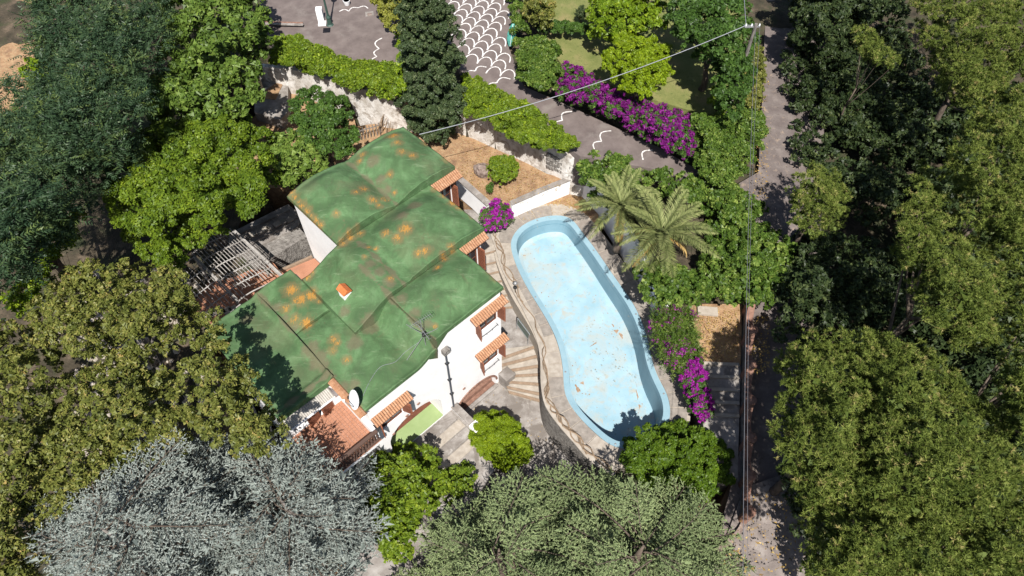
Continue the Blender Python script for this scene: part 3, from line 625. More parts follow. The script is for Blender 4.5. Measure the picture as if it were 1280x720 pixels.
def window(a0, a1, z0, z1, b, sill=True):
    m = MB(); t = .07; bb = b-.06
    for q in ((a0+.004, a0+t, z0+.004, z1-.004), (a1-t, a1-.004, z0+.004, z1-.004), (a0+t, a1-t, z0+.004, z0+t), (a0+t, a1-t, z1-t, z1-.004), ((a0+a1)/2-.035, (a0+a1)/2+.035, z0+t, z1-t)): m.hbox(q[0], q[1], bb-.03, bb+.04, q[2], q[3])
    f_ = obj('window', m, M['wood'], house)
    for s0, s1 in ((a0+t, (a0+a1)/2-.035), ((a0+a1)/2+.035, a1-t)):
        obj('pane', MB().hbox(s0, s1, bb-.01, bb+.005, z0+t, z1-t), M['glass'], f_)
        obj('glazing_bar', MB().hbox(s0, s1, bb+.008, bb+.03, (z0+z1)/2-.015, (z0+z1)/2+.015), M['wood'], f_)
    if sill: obj('sill', MB().hbox(a0-.06, a1+.06, b+.002, b+.06, z0-.06, z0+.003), M['white'], f_)
def canopy(a0, a1, b, z, out=.4, drop=.13):
    root = obj('canopy', MB().hexa([HL(a0, b+.003, z-.07), HL(a1, b+.003, z-.07), HL(a1, b+out, z-drop-.07), HL(a0, b+out, z-drop-.07)], [HL(a0, b+.003, z), HL(a1, b+.003, z), HL(a1, b+out, z-drop), HL(a0, b+out, z-drop)]), M['wood'], house)
    n = int((a1-a0)/.115); w = (a1-a0)/n; m = MB()
    for i in range(n):
        ac = a0+w*(i+.5)
        for s0, s1 in ((0, .55), (.5, 1.04)):
            r0 = w*.46; pts0 = []; pts1 = []; lift = .03 if s0 == 0 else .0
            for k in range(5):
                an = math.pi*k/4; da = r0*math.cos(an); dz = r0*.75*math.sin(an)
                pts0.append(HL(ac+da, b+.01+(out)*s0, z-drop*s0+dz+.005+lift)); pts1.append(HL(ac+da*.92, b+.01+out*s1, z-drop*s1+dz+.005+lift+random.uniform(0, .008)))
            nn = len(m.v); m.v += pts0+pts1
            for k in range(4): m.f.append((nn+k, nn+k+1, nn+6+k, nn+5+k))
            m.f.append(tuple(nn+5+k for k in range(5))); m.f.append(tuple(nn+k for k in range(5)))
    t = obj('clay_tiles', m, M['tile'], root); t['kind'] = 'stuff'
window(2.2, 3.4, 3.78, 4.95, 10.85); shutter(2.14, 10.87, 3.92, 5.02, -.25, .5); shutter(3.46, 10.87, 3.92, 5.02, .15, .45); canopy(1.85, 3.8, 10.85, 5.32)
window(2.3, 3.4, .5, 1.7, 10.85); shutter(2.24, 10.87, .66, 1.78, -.35, .48); shutter(3.46, 10.87, .66, 1.78, .15, .42); canopy(1.95, 3.85, 10.85, 2.12)
window(-3.45, -2.35, 2.3, 3.4, 10.85); shutter(-3.5, 10.87, 2.45, 3.42, -.3, .5); shutter(-2.3, 10.87, 2.45, 3.42, .4, .5); canopy(-3.82, -1.86, 10.85, 3.72)
window(5.75, 6.75, 3.7, 5.15, 3.88, False); canopy(5.5, 7.2, 3.88, 5.86, .5, .2); shutter(6.8, 3.9, 3.7, 5.12, .1, .45)
window(3.95, 4.95, 3.6, 5.1, 7.85, False); canopy(3.72, 5.4, 7.85, 5.9, .42, .2); shutter(5.0, 7.87, 3.6, 5.08, .1, .45)
window(3.95, 4.9, 0, 2.0, 7.85, False)
# iron grilles under the windows
for (a0, a1, z) in ((2.3, 3.35, 3.5), (2.4, 3.35, .25)):
    m = MB(); m.tube([HL(a0, 10.86, z), HL(a0, 10.98, z), HL((a0+a1)/2, 11.0, z-.02), HL(a1, 10.98, z), HL(a1, 10.86, z)], .012, 5)
    for k in range(4): m.tube([HL(a0+(a1-a0)*k/3, 10.99, z), HL(a0+(a1-a0)*k/3, 11.0, z-.08)], .015, 5)
    obj('flower_rail', m, M['iron'], house)
# arches: brick lined rims, floors, inner walls
def rim(a0, a1, zs, zt, mat, n=26):
    am = (a0+a1)/2
    for i in range(n):
        t0 = math.pi*(i+.08)/n; t1 = math.pi*(i+.92)/n; q = []
        for r0 in (1.0, 1.0+.09/((a1-a0)/2)):
            for t in (t0, t1): q.append((am+(a1-a0)/2*math.cos(t)*r0, zs+(zt-zs)*math.sin(t)*(1+(r0-1)*1.7)))
        q = [q[0], q[1], q[3], q[2]]
        obj('rim_tile', MB().hexa([HL(a, 10.853, z) for a, z in q], [HL(a, 10.92, z) for a, z in q]), mat, house)
rim(.5, 3.2, -1.75, -.7, M['brick'])
obj('porch_floor', MB().hbox(.52, 3.18, 9.22, 10.84, -2.3, -2.262), M['brick'], house)
obj('porch_kerb', MB().hbox(.5, 3.2, 10.86, 11.05, -2.3, -2.16), M['conc'], house)
obj('porch_wall', MB().hbox(.55, 3.15, 10.4, 10.6, -2.26, -1.95), M['brick'], house)
obj('porch_floor', MB().hbox(-3.33, -.32, 9.95, 10.84, -.958, -.93), M['green_floor'], house)
obj('porch_floor', MB().hbox(-3.33, -.32, 8.42, 9.945, -.958, -.94), M['wood'], house)  # added dark rear floor: shade inside the arch put into its colour
obj('door', MB().hbox(-2.6, -1.6, 8.42, 8.48, -.92, 1.1), M['wood'], house)
for a, z in ((-3.05, 1.15), (-2.2, 1.78), (-1.5, 2.0), (1.1, .0)):   # oval clay vents above the arch
    obj('vent', MB().hexa([HL(a+.09*math.cos(t), 10.852, z+.06*math.sin(t)) for t in [i*math.pi/5 for i in range(10)]], [HL(a+.08*math.cos(t), 10.9, z+.05*math.sin(t)) for t in [i*math.pi/5 for i in range(10)]]), M['brick'], house)
# drainpipe with hopper
m = MB(); m.tube([HL(.3, 10.93, 4.5), HL(.3, 10.93, 1.5), HL(.3, 10.93, -.8)], .042, 10); dp = obj('drainpipe', m, M['pipe'], house)
obj('hopper', MB().hbox(.14, .46, 10.86, 11.1, 4.5, 4.8), M['rubble'], dp)
for z in (3.5, 2.0, .6): obj('bracket', MB().hbox(.22, .38, 10.855, 11.0, z, z+.05), M['iron'], dp)
# upper terrace: floor, balustrade, door with shutters, pale canopy
obj('terrace_slab', MB().hbox(-6.6, -3.85, 8.703, 11.4, 2.45, 2.74), M['white'], house)
# tiles of the terrace floor
tm = [bpy.data.meshes.new('floor_tile')]
tiles = MB(); n = 0
a = -6.58
while a < -3.9:
    b = 8.72
    while b < 11.3:
        tiles.hbox(a+.006, a+.154, b+.006, b+.154, 2.74, 2.765+random.uniform(-.002, .002)); b += .16
    a += .16
t = obj('floor_tiles', tiles, M['terra'], house); t['kind'] = 'stuff'
obj('terrace_support', MB().hbox(-6.5, -3.86, 8.72, 10.2, -3, 2.445), M['white'], house)
obj('parapet', MB().hbox(-4.02, -3.845, 8.703, 11.3, 2.77, 3.3), M['white'], house)
bl = obj('balustrade', MB().hbox(-6.6, -3.9, 11.26, 11.42, 3.5, 3.58), M['bal'], house)
obj('bottom_rail', MB().hbox(-6.6, -3.9, 11.27, 11.41, 2.77, 2.85), M['bal'], bl)
prof = [(.035, 0), (.05, .04), (.03, .12), (.062, .25), (.03, .42), (.045, .5), (.03, .56), (.05, .64)]
for k in range(18):
    c = HL(-6.52+k*.15, 11.34, 2.85); obj('baluster', MB().lathe(c, prof, 8), M['bal'], bl)
m = MB()
for k in range(24):   # corrugated canopy over the terrace door
    a0 = -6.5+k*.09
    m.hexa([HL(a0, 8.66, 4.44), HL(a0+.045, 8.66, 4.47), HL(a0+.09, 8.66, 4.44), HL(a0+.09, 9.22, 4.26), HL(a0+.045, 9.22, 4.29), HL(a0, 9.22, 4.26)], [HL(a0, 8.66, 4.46), HL(a0+.045, 8.66, 4.49), HL(a0+.09, 8.66, 4.46), HL(a0+.09, 9.22, 4.28), HL(a0+.045, 9.22, 4.31), HL(a0, 9.22, 4.28)])
cn = obj('canopy', m, M['canopy'], house); obj('canopy_edge', MB().hbox(-6.5, -4.34, 9.2, 9.27, 4.2, 4.27), M['white'], cn)
obj('bracket', MB().hbox(-4.45, -4.4, 8.71, 9.2, 4.1, 4.16), M['iron'], cn)
dr = obj('door', MB().hbox(-6.3, -4.45, 8.3, 8.36, 2.8, 4.1), M['dark'], house)
obj('door_frame', MB().hbox(-5.36, -5.26, 8.45, 8.62, 2.8, 4.12), M['wood2'], dr)
shutter(-4.42, 8.75, 2.8, 4.12, -1.25, .62, mat=M['wood2']); shutter(-5.12, 8.75, 2.8, 4.12, -1.25, .62, mat=M['wood2'])
# tiled coping on the gable beside the dish
m = MB()
for k in range(14):
    b0 = 8.85+k*.16; c0 = HL(-4.08, b0, 4.84); c1 = HL(-4.08, b0+.17, 4.86)
    q0 = [c0+E1*x+Vector((0, 0, z)) for x, z in ((-.2, 0), (-.1, .07), (0, .09), (.1, .07), (.16, .0))]
    q1 = [c1+E1*x+Vector((0, 0, z)) for x, z in ((-.2, 0), (-.1, .07), (0, .09), (.1, .07), (.16, .0))]
    nn = len(m.v); m.v += q0+q1; m.f += [(nn+i, nn+i+1, nn+6+i, nn+5+i) for i in range(4)]+[tuple(nn+i for i in range(5)), tuple(nn+5+i for i in range(5))]
t = obj('coping_tiles', m, M['tile'], house); t['kind'] = 'stuff'
# chimney on the roof
ch = obj('chimney', MB().hbox(-1.52, -1.12, 6.1, 6.5, 4.6, 6.0), M['white'], house)
m = MB()
pr = [(-1.55, 6.06), (-1.09, 6.06), (-1.32, 6.24)]
m.hexa([HL(a, 6.02, z) for a, z in pr], [HL(a, 6.58, z) for a, z in pr]); obj('clay_cap', m, M['chimtile'], ch)
obj('vent_opening', MB().hbox(-1.5, -1.14, 6.12, 6.48, 6.003, 6.057), M['dark'], ch)
# ------------------------------------------------------------------ dish and aerial
dc = HL(-4.02, 10.5, 5.35)
dish = thing('satellite_dish', 'white satellite dish fixed to the roof corner above the terrace', 'satellite dish', dc)
dn = Vector((-.75, -.42, .5)).normalized(); ax = dn.orthogonal().normalized(); ay = dn.cross(ax); m = MB(); K = 20
m.v.append(dc-dn*.1)
for r_, h_ in ((.16, -.085), (.3, -.04), (.41, .02)):
    for k in range(K): m.v.append(dc+(ax*math.cos(2*math.pi*k/K)+ay*math.sin(2*math.pi*k/K))*r_+dn*h_)
m.f += [(0, 1+k, 1+(k+1) % K) for k in range(K)]+[(1+r_*K+k, 1+(r_+1)*K+k, 1+(r_+1)*K+(k+1) % K, 1+r_*K+(k+1) % K) for r_ in range(2) for k in range(K)]
o = obj('reflector', m, M['dish'], dish, True); md = o.modifiers.new('t', 'SOLIDIFY'); md.thickness = .012
obj('feed_arm', MB().bar(dc-dn*.1+ax*.38, dc+dn*.45, .025), M['metal'], dish)
obj('feed_head', MB().box(dc+dn*.45, .08, .08, .1), M['dish'], dish)
obj('mount', MB().tube([dc-dn*.1, dc-dn*.2, HL(-3.98, 10.6, 4.6)], .03, 8), M['metal'], dish)
a0 = HL(-.35, 10.55, 5.2)
an = thing('tv_aerial', 'thin grey television aerial mast standing on the roof edge above the drainpipe', 'aerial', a0)
top = a0+Vector((-.05, .05, 2.0)); obj('mast', MB().tube([a0, top], .016, 8), M['metal'], an)
m = MB(); d = Vector((.8, .6, 0)).normalized(); s_ = Vector((-.6, .8, 0)); m.bar(top-d*.5, top+d*.5, .012)
for k in range(11): c = top+d*(-.5+k*.1); m.bar(c-s_*(.1+.006*k), c+s_*(.1+.006*k), .008)
obj('antenna_rods', m, M['metal'], an)
m = MB(); c = a0+Vector((0, 0, 1.25)); m.bar(c-s_*.45, c+s_*.45, .02)
for k in range(7): q = c+s_*(-.45+k*.15); m.bar(q-d*.12, q+d*.12, .008)
obj('antenna_rods', m, M['metal'], an); obj('junction_box', MB().box(a0+Vector((0, 0, .95)), .14, .14, .18), M['iron'], an)
for v in (HL(.35, 10.6, 6.0), HL(-1.3, 10.4, 5.1), HL(-.4, 9.3, 5.7)): obj('guy_strut', MB().tube([a0+Vector((0, 0, 1.0)), v], .014, 6), M['metal'], an)
# power lead lying across the lower roof
pts = [HL(a, b, rm(a, b)+wob(a, b)+.05) for a, b in ((-.5, 10.3), (-1.1, 10.0), (-1.7, 10.1), (-2.3, 9.9), (-3.0, 10.1), (-3.6, 10.4))]
tag(obj('roof_cable', MB().tube(cr(pts, 5), .008, 5), M['cable'], None, loc=pts[0]), 'thin pale cable snaking over the green roof from dish to aerial', 'cable')
# ------------------------------------------------------------------ left side: terracotta terraces, steps, pergola
tr = thing('side_terrace', 'terracotta paved terrace against the left white wall of the house', 'terrace', HL(-1, 2, 1.5))
obj('floor', MB().hexa([HL(a, b, -2) for a, b in ((-2.1, -.3), (.05, .2), (.05, 4.0), (-1.99, 4.0), (-1.99, 2.98), (-4.0, 2.98))], [HL(a, b, 1.55) for a, b in ((-2.1, -.3), (.05, .2), (.05, 4.0), (-1.99, 4.0), (-1.99, 2.98), (-4.0, 2.98))]), M['terra'], tr)
obj('kerb', MB().bar(HL(-2.15, -.35, 1.62), HL(0.0, .1, 1.62), .14, .14), M['nosing'], tr)
obj('pipe', MB().bar(HL(-1.6, 1.7, 1.6), HL(-.5, 2.3, 1.6), .06), M['metal'], tr)
tw = thing('pergola_terrace', 'brick red terrace beneath the bare white pergola', 'terrace', P(300, 350, .6))
obj('floor', MB().prism([P(x, y, .6) for x, y in ((238,385),(262,350),(292,330),(330,312),(352,342),(345,380),(300,400),(262,402))], -2), M['terra'], tw)
for k in range(9):
    p = P(252+k*8, 394-k*1.5, .61); obj('paving_slab', MB().box(p, .4, .42, .03, .7), M['slab2'], tw)
sw = thing('stone_terrace_wall', 'rough grey stone terrace bed with flat slabs above the pergola', 'stone wall', P(350, 280, .8))
m = MB().prism([P(x, y, z) for x, y, z in ((300,318,.9),(372,283,.9),(385,296,.9),(372,302,.9),(338,324,.9),(318,335,.9))], -2); obj('bed', m, M['rubble'], sw)
for k in range(10):
    t = k/9; p = P(300+70*t, 300-28*t, 1.1)
    obj('flat_stone', MB().box(p+Vector((random.uniform(-.05, .05), random.uniform(-.05, .05), 0)), .32+random.random()*.1, .34, .08, TH+random.uniform(-.1, .1)), M['slab' if k % 2 else 'slab2'], sw)
m = MB().prism([P(x, y, 1.0) for x, y in ((290,290),(360,255),(378,270),(372,284),(298,320),(280,310))], -2); obj('path_bed', m, M['conc'], sw)
for k in range(3):
    obj('step_edge', MB().bar(P(300+k*3, 292+k*8, 1.06+.0*k), P(362+k*3, 262+k*8, 1.06), .07, .08), M['conc'], sw)
pg = thing('pergola', 'bare white vaulted pergola of thin slats and curved hoops', 'pergola', P(300, 345, .6))
p00 = P(293, 289, 2.6); pe2 = P(352, 345, 2.6)-p00; L2 = pe2.length; u2 = pe2.normalized(); u1 = Vector((-u2.y, u2.x, 0)); u1 = -u1 if u1.x > 0 else u1
SPN = 2.4
def pp(t1, t2, ph=0): return p00+u1*t1+u2*t2+Vector((0, 0, .45*math.sin(math.pi*min(max(t1/SPN, 0), 1))))
obj('beam', MB().bar(p00, p00+pe2*1.05, .13, .14), M['pergola'], pg)
obj('beam', MB().bar(p00+u1*SPN, p00+u1*SPN+pe2*.95, .09, .1), M['pergola'], pg)
for k in range(6):
    t2 = L2*k/5; obj('hoop', MB().tube([pp(SPN*i/12, t2+.25*math.sin(i*.35)) for i in range(13)], .035, 6), M['pergola'], pg)
for k in range(15):
    t1 = SPN*(k+.6)/15; obj('slat', MB().bar(pp(t1, -.25)+Vector((0, 0, .05)), pp(t1, L2*random.uniform(.85, 1.02))+Vector((0, 0, .05)), .035, .03), M['pergola'], pg)
for k in range(5):
    t2 = L2*k/4; obj('hoop', MB().tube([pp(SPN, t2)+u1*(1.3*i/6)-Vector((0, 0, .12*i/6)) for i in range(7)], .03, 6), M['pergola'], pg)
for k in range(6): t1 = SPN+1.3*(k+.5)/6; obj('slat', MB().bar(p00+u1*t1+u2*.4-Vector((0, 0, .05)), p00+u1*t1+u2*L2*.9-Vector((0, 0, .05)), .03, .03), M['pergola'], pg)
for t1, t2 in ((0, .1), (0, L2), (SPN, .1), (SPN, L2*.9), (0, L2/2)):
    c = p00+u1*t1+u2*t2; obj('post', MB().bar(Vector((c.x, c.y, .3)), c, .09), M['pergola'], pg)
# bare twigs of a climber on the pergola
m = MB()
for k in range(34):
    c = pp(random.uniform(0, SPN+1), random.uniform(0, L2))+Vector((0, 0, .1)); pts = [c]; an_ = random.uniform(0, 6.28)
    for i in range(6): an_ += random.uniform(-.6, .6); c = c+Vector((math.cos(an_)*.22, math.sin(an_)*.22, random.uniform(-.05, .06))); pts.append(c)
    m.tube(pts, [.014-.0015*i for i in range(7)], 4)
tag(obj('bare_climber', m, M['barkgrey'], None, loc=P(300, 345, 2.6)), 'leafless grey climber twigs tangled over the white pergola', 'climber')
# raised planter boxes at the top left
pb = thing('raised_planter', 'concrete raised bed of bare soil under the fig tree at top left', 'planter', P(345, 130, 1.3))
for q in (((318,118),(352,96),(360,104),(360,140),(350,150),(318,140)),): obj('box', MB().prism([P(x, y, 1.9) for x, y in q], -1), M['conc'], pb)
obj('soil', MB().prism([P(x, y, 1.95) for x, y in ((322,120),(349,101),(353,106),(344,124),(322,122))], 1.5), M['soil'], pb)
dk = thing('dry_brushwood', 'pile of bare brown branches leaning by the side garden wall', 'brushwood', P(482, 155, 1.2))
for k in range(12):
    c = P(472+random.random()*14, 172-random.random()*14, 1.2); t_ = c+Vector((random.uniform(.1, .6), random.uniform(.1, .6), random.uniform(.5, 1.3)))
    obj('branch', MB().tube([c, c.lerp(t_, .5)+Vector((random.uniform(-.1, .1), 0, .05)), t_], [.035, .025, .012], 5), M['dry'], dk)
fe = thing('garden_fence', 'small grey post fence at the corner of the green roof', 'fence', P(470, 168, 1.2))
for k in range(8):
    p = P(448+k*4, 176-k*1.2, 1.2); obj('post', MB().bar(p, p+Vector((0, 0, .9)), .05), M['barkgrey'], fe)
obj('rail', MB().bar(P(448, 176, 1.2)+Vector((0, 0, .7)), P(476, 167.6, 1.2)+Vector((0, 0, .7)), .05), M['barkgrey'], fe)
# ------------------------------------------------------------------ road markings: white fish scale arcs
road = bpy.data.objects['road']; plz = bpy.data.objects['plaza_road']
from mathutils.bvhtree import BVHTree
def bvh(o):
    me = o.data; return BVHTree.FromPolygons([v.co[:] for v in me.vertices], [tuple(p.vertices) for p in me.polygons])
RB = bvh(road); PB = bvh(plz)
def drop(p, T):
    h = T.ray_cast(Vector((p.x, p.y, 20)), Vector((0, 0, -1))); return h[0].z if h[0] and h[1].z > .5 else None
def ribbon(pts, w, T, parent):
    m = MB(); L_ = []; n = len(pts)
    for i, p in enumerate(pts):
        z = drop(p, T)
        if z is None: return
        d = pts[min(i+1, n-1)]-pts[max(i-1, 0)]; d.z = 0; d.normalize(); s = Vector((-d.y, d.x, 0))*w/2*random.uniform(.85, 1.15)
        L_.append((Vector((p.x-s.x, p.y-s.y, z+.005)), Vector((p.x+s.x, p.y+s.y, z+.005))))
    lo = Vector((0, 0, -.02))
    for i in range(n-1):
        a, b = L_[i]; c, d = L_[i+1]; m.hexa([a+lo, b+lo, d+lo, c+lo], [a, b, d, c])
    return obj('painted_arc', m, M['paint'], parent)
for r_ in range(12):
    t = r_/11; yy = 90-r_*10+.12*r_*r_
    xl = 585-17*t*1.3 if yy > 0 else 566; xr = 636-0*t
    z0 = 3.75+.3*t; wd = 17.6-2.6*t
    off = (r_ % 2)*.5; k = -1
    while True:
        cx = xl-4+(k+off)*wd; k += 1
        if cx > xr+2: break
        if cx < xl-8: continue
        c = P(cx, yy+(cx-600)*.17, z0); e = P(cx+wd/2, yy+(cx+wd/2-600)*.17, z0)-c; rr = e.length
        f_ = Vector((-e.y, e.x, 0)).normalized()
        if f_.y < 0: f_ = -f_
        if yy > 85 and (cx < 600): continue
        ribbon([c+e*math.cos(a)+f_*rr*1.75*math.sin(a) for a in [math.pi*i/9 for i in range(10)]], .075, RB, road)
def scallops(pts, z, T, parent):
    w = [P(x, y, z) for x, y in pts]
    for i in range(len(w)-1):
        a, b = w[i], w[i+1]; d = b-a; nrm = Vector((-d.y, d.x, 0))
        ribbon([a+d*t+nrm*.34*math.sin(math.pi*t) for t in [k/8 for k in range(9)]], .07, T, parent)
scallops([(583,93),(594,88),(608,83)], 3.8, RB, road); scallops([(611,110),(621,103),(638,98)], 3.7, RB, road)
scallops([(648,134),(658,124),(671,112)], 3.6, RB, road); scallops([(696,160),(703,150),(715,139)], 3.45, RB, road)
scallops([(743,186),(752,176),(764,163)], 3.3, RB, road); scallops([(796,207),(804,199),(816,187)], 3.15, RB, road)
scallops([(467,80),(471,71),(474,62),(478,50)], 3.65, PB, plz); scallops([(424,14),(436,14),(448,10),(460,11)], 3.85, PB, plz)
mh = thing('manhole', 'square grey manhole cover with pale surround on the plaza', 'manhole', P(462, 18, 3.85))
obj('surround', MB().box(P(462, 18, 3.82), .55, .5, .06, .2), M['conc'], mh); obj('cover', MB().box(P(462, 18, 3.883), .3, .28, .015, .2), M['stone'], mh)
bw = thing('low_brick_wall', 'low reddish kerb across the top left driveway', 'kerb', P(355, 30, 3.6))
obj('kerb', MB().bar(P(331, 29.5, 3.75), P(379, 31, 3.75), .16, .28), M['brick'], bw); obj('cap', MB().bar(P(331, 29.5, 3.92), P(379, 31, 3.92), .2, .05), M['conc'], bw)
gp = thing('gate_pillar', 'white rendered pillar beside the green lamp post at the top', 'pillar', P(402, 32, 3.6))
obj('shaft', MB().box(P(403, 30, 3.5), .4, .4, 1.15, .1), M['white'], gp); obj('cap', MB().box(P(403, 30, 4.653), .48, .48, .07, .1), M['white'], gp)
sp = P(413, 33, 3.65); slp = thing('street_lamp', 'dark green cast iron lamp post at the plaza edge', 'street lamp', sp)
obj('base', MB().lathe(sp, [(.25, 0), (.25, .12), (.16, .2), (.13, .6), (.17, .66), (.1, .8)], 12), M['lampgreen'], slp)
obj('post', MB().lathe(sp+Vector((0, 0, .8)), [(.08, 0), (.06, 1.2), (.08, 1.25), (.05, 1.3), (.045, 2.8)], 10), M['lampgreen'], slp)
obj('lantern', MB().lathe(sp+Vector((0, 0, 3.6)), [(.05, 0), (.2, .3), (.22, .35), (.1, .5), (.02, .6)], 8), M['dish'], slp)
wp = thing('white_planter', 'small white pot on the road edge at the very top', 'pot', P(434, 6, 3.9))
obj('pot', MB().lathe(P(434, 6, 3.88), [(.16, 0), (.2, .15), (.24, .32), (.2, .32), (.18, .28)], 12), M['dish'], wp)
tk = P(637, 60, 3.8); tb = thing('turquoise_hull', 'turquoise pointed plastic shell leaning upright on the green hedge', 'plastic shell', tk)
m = MB(); rows = []
for i in range(9):
    t = i/8; w_ = .26*math.sin(math.pi*(.08+.87*t))**.8; c = tk+Vector((.02+.2*t, .1+.12*t, .1+1.5*t))
    rows.append([c+Vector((w_*math.cos(an_), -.16*math.sin(an_)*(w_/.26), 0)) for an_ in [math.pi*k/6 for k in range(7)]])
for i in range(8):
    for k in range(6): m.poly([rows[i][k], rows[i][k+1], rows[i+1][k+1], rows[i+1][k]])
o = obj('shell', m, M['teal'], tb); md = o.modifiers.new('t', 'SOLIDIFY'); md.thickness = .02
obj('rib', MB().tube([r_[3]+Vector((0, -.015, 0)) for r_ in rows], .02, 5), M['dish'], tb)
# ------------------------------------------------------------------ right side: soil beds, scalloped wall, steps
sheet('dry_bed', [(862,380,1.35),(928,380,1.35),(926,456,1.0),(900,453,1.0),(876,452,1.0),(868,410,1.2)], M['soil'], -2)
sheet('side_path', [(876,453,.98),(926,457,.98),(922,600,.2),(885,600,.2),(878,520,.6)], M['conc'], -2)
lw = thing('path_edging', 'pale stone edging steps crossing the path beside the bougainvillea', 'edging', P(900, 455, 1))
for k in range(5):
    y = 454+k*16; obj('edging_stone', MB().bar(P(878, y, 1.03-.09*k), P(924, y+2, 1.03-.09*k), .16, .1), M['slab2' if k % 2 else 'joint'], lw)
obj('bench_slab', MB().bar(P(872, 388, 1.45), P(897, 390, 1.45), .5, .12), M['joint'], lw)
scw = thing('scalloped_wall', 'reddish garden wall with scooped coping and round piers along the lane', 'wall', P(932, 430, 1))
ys = [388, 428, 470, 514, 560, 606, 650]; xs = [934, 932, 931, 930, 930, 929, 928]
zg = [1.5, 1.25, .95, .7, .45, .2, 0]
pr_ = [P(x, y, z) for x, y, z in zip(xs, ys, zg)]
for i, p in enumerate(pr_):
    obj('pier', MB().lathe(p-Vector((0, 0, 1)), [(.22, 0), (.22, 2.1), (.26, 2.12), (.26, 2.2), (.1, 2.26)], 12), M['brick'], scw)
    if i < len(pr_)-1:
        q = pr_[i+1]; m = MB(); mc = MB(); N_ = 10; d = (q-p); s_ = Vector((-d.y, d.x, 0)).normalized()*.12
        for k in range(N_):
            a = p+d*(.06+.88*k/N_); b = p+d*(.06+.88*(k+1)/N_)
            ha = 1.0-.5*math.sin(math.pi*k/N_); hb = 1.0-.5*math.sin(math.pi*(k+1)/N_)
            m.hexa([v-Vector((0, 0, 1)) for v in (a-s_, a+s_, b+s_, b-s_)], [a-s_+Vector((0, 0, ha)), a+s_+Vector((0, 0, ha)), b+s_+Vector((0, 0, hb)), b-s_+Vector((0, 0, hb))])
            s2 = s_*1.35; mc.hexa([v for v in (a-s2+Vector((0, 0, ha+.003)), a+s2+Vector((0, 0, ha+.003)), b+s2+Vector((0, 0, hb+.003)), b-s2+Vector((0, 0, hb+.003)))], [v for v in (a-s2+Vector((0, 0, ha+.06)), a+s2+Vector((0, 0, ha+.06)), b+s2+Vector((0, 0, hb+.06)), b-s2+Vector((0, 0, hb+.06)))])
        obj('wall_panel', m, M['rubble'], scw); obj('coping', mc, M['brick'], scw)
cb = thing('curved_kerb', 'curved brown stone kerb at the foot of the lane, bottom right', 'kerb', P(920, 670, 0))
kp = cr([P(x, y, .1) for x, y in ((932,640),(925,662),(905,682),(880,697),(850,705))], 4); m = MB(); run(m, kp, -.1, .1, -1.5, .2); obj('kerb', m, M['stone'], cb)
# garden stone, small stakes
def rock(c, r, seed, sc=(1, 1, .8)):
    bm = bmesh.new(); bmesh.ops.create_icosphere(bm, subdivisions=3, radius=r); rr = random.Random(seed); ph = [rr.random()*6 for _ in range(6)]
    for v in bm.verts:
        n_ = v.co.normalized(); k = 1+.16*math.sin(n_.x*3+ph[0])*math.sin(n_.y*4+ph[1])+.09*math.sin(n_.x*8+ph[2])*math.cos(n_.z*7+ph[3])+.05*math.sin(n_.y*15+ph[4])
        v.co = Vector((v.co.x*k*sc[0], v.co.y*k*sc[1], v.co.z*k*sc[2]))+Vector(c)
    me = bpy.data.meshes.new('rock'); bm.to_mesh(me); bm.free(); return me
tag(obj('boulder', rock((0, 0, 0), .5, 3, (1, .8, .95)), M['stone'], None), 'brown boulder beside the round lemon bush in the dry garden', 'boulder').location = P(603, 213, 1.4)
# ------------------------------------------------------------------ foliage
def add_leafmesh(name, V, nper, tint, mat, parent, tri=False):
    org = np.array(wloc(parent)) if parent else np.zeros(3)
    V = (V.reshape(-1, 3)-org).astype(np.float32); nf = len(V)//nper
    me = bpy.data.meshes.new(name); me.vertices.add(len(V)); me.vertices.foreach_set('co', V.ravel())
    me.loops.add(len(V)); me.loops.foreach_set('vertex_index', np.arange(len(V), dtype=np.int32))
    me.polygons.add(nf); me.polygons.foreach_set('loop_start', np.arange(0, len(V), nper, dtype=np.int32))
    try: me.polygons.foreach_set('loop_total', np.full(nf, nper, np.int32))
    except Exception: pass
    at = me.attributes.new('tint', 'FLOAT', 'FACE'); at.data.foreach_set('value', np.clip(tint, 0, 1).astype(np.float32))
    me.update(calc_edges=True); me.validate()
    me.materials.append(mat); o = bpy.data.objects.new(name, me); C.objects.link(o)
    if parent: o.parent = parent
    return o
def nrmz(v): return v/(np.linalg.norm(v, axis=-1, keepdims=True)+1e-9)
def leaves(c, nrm, size, asp):
    t = nrmz(np.cross(nrm, rng.normal(size=nrm.shape))); s = np.cross(nrm, t)
    L = size[:, None]*.5; Wd = L*asp
    return np.stack([c-t*L*.8+s*Wd, c+t*L*1.2, c-t*L*.8-s*Wd], 1)
def blades(c, d, ln, wd):
    s = nrmz(np.cross(d, rng.normal(size=d.shape)))
    return np.stack([c-s*wd[:, None]*.5, c+s*wd[:, None]*.5, c+d*ln[:, None]], 1)
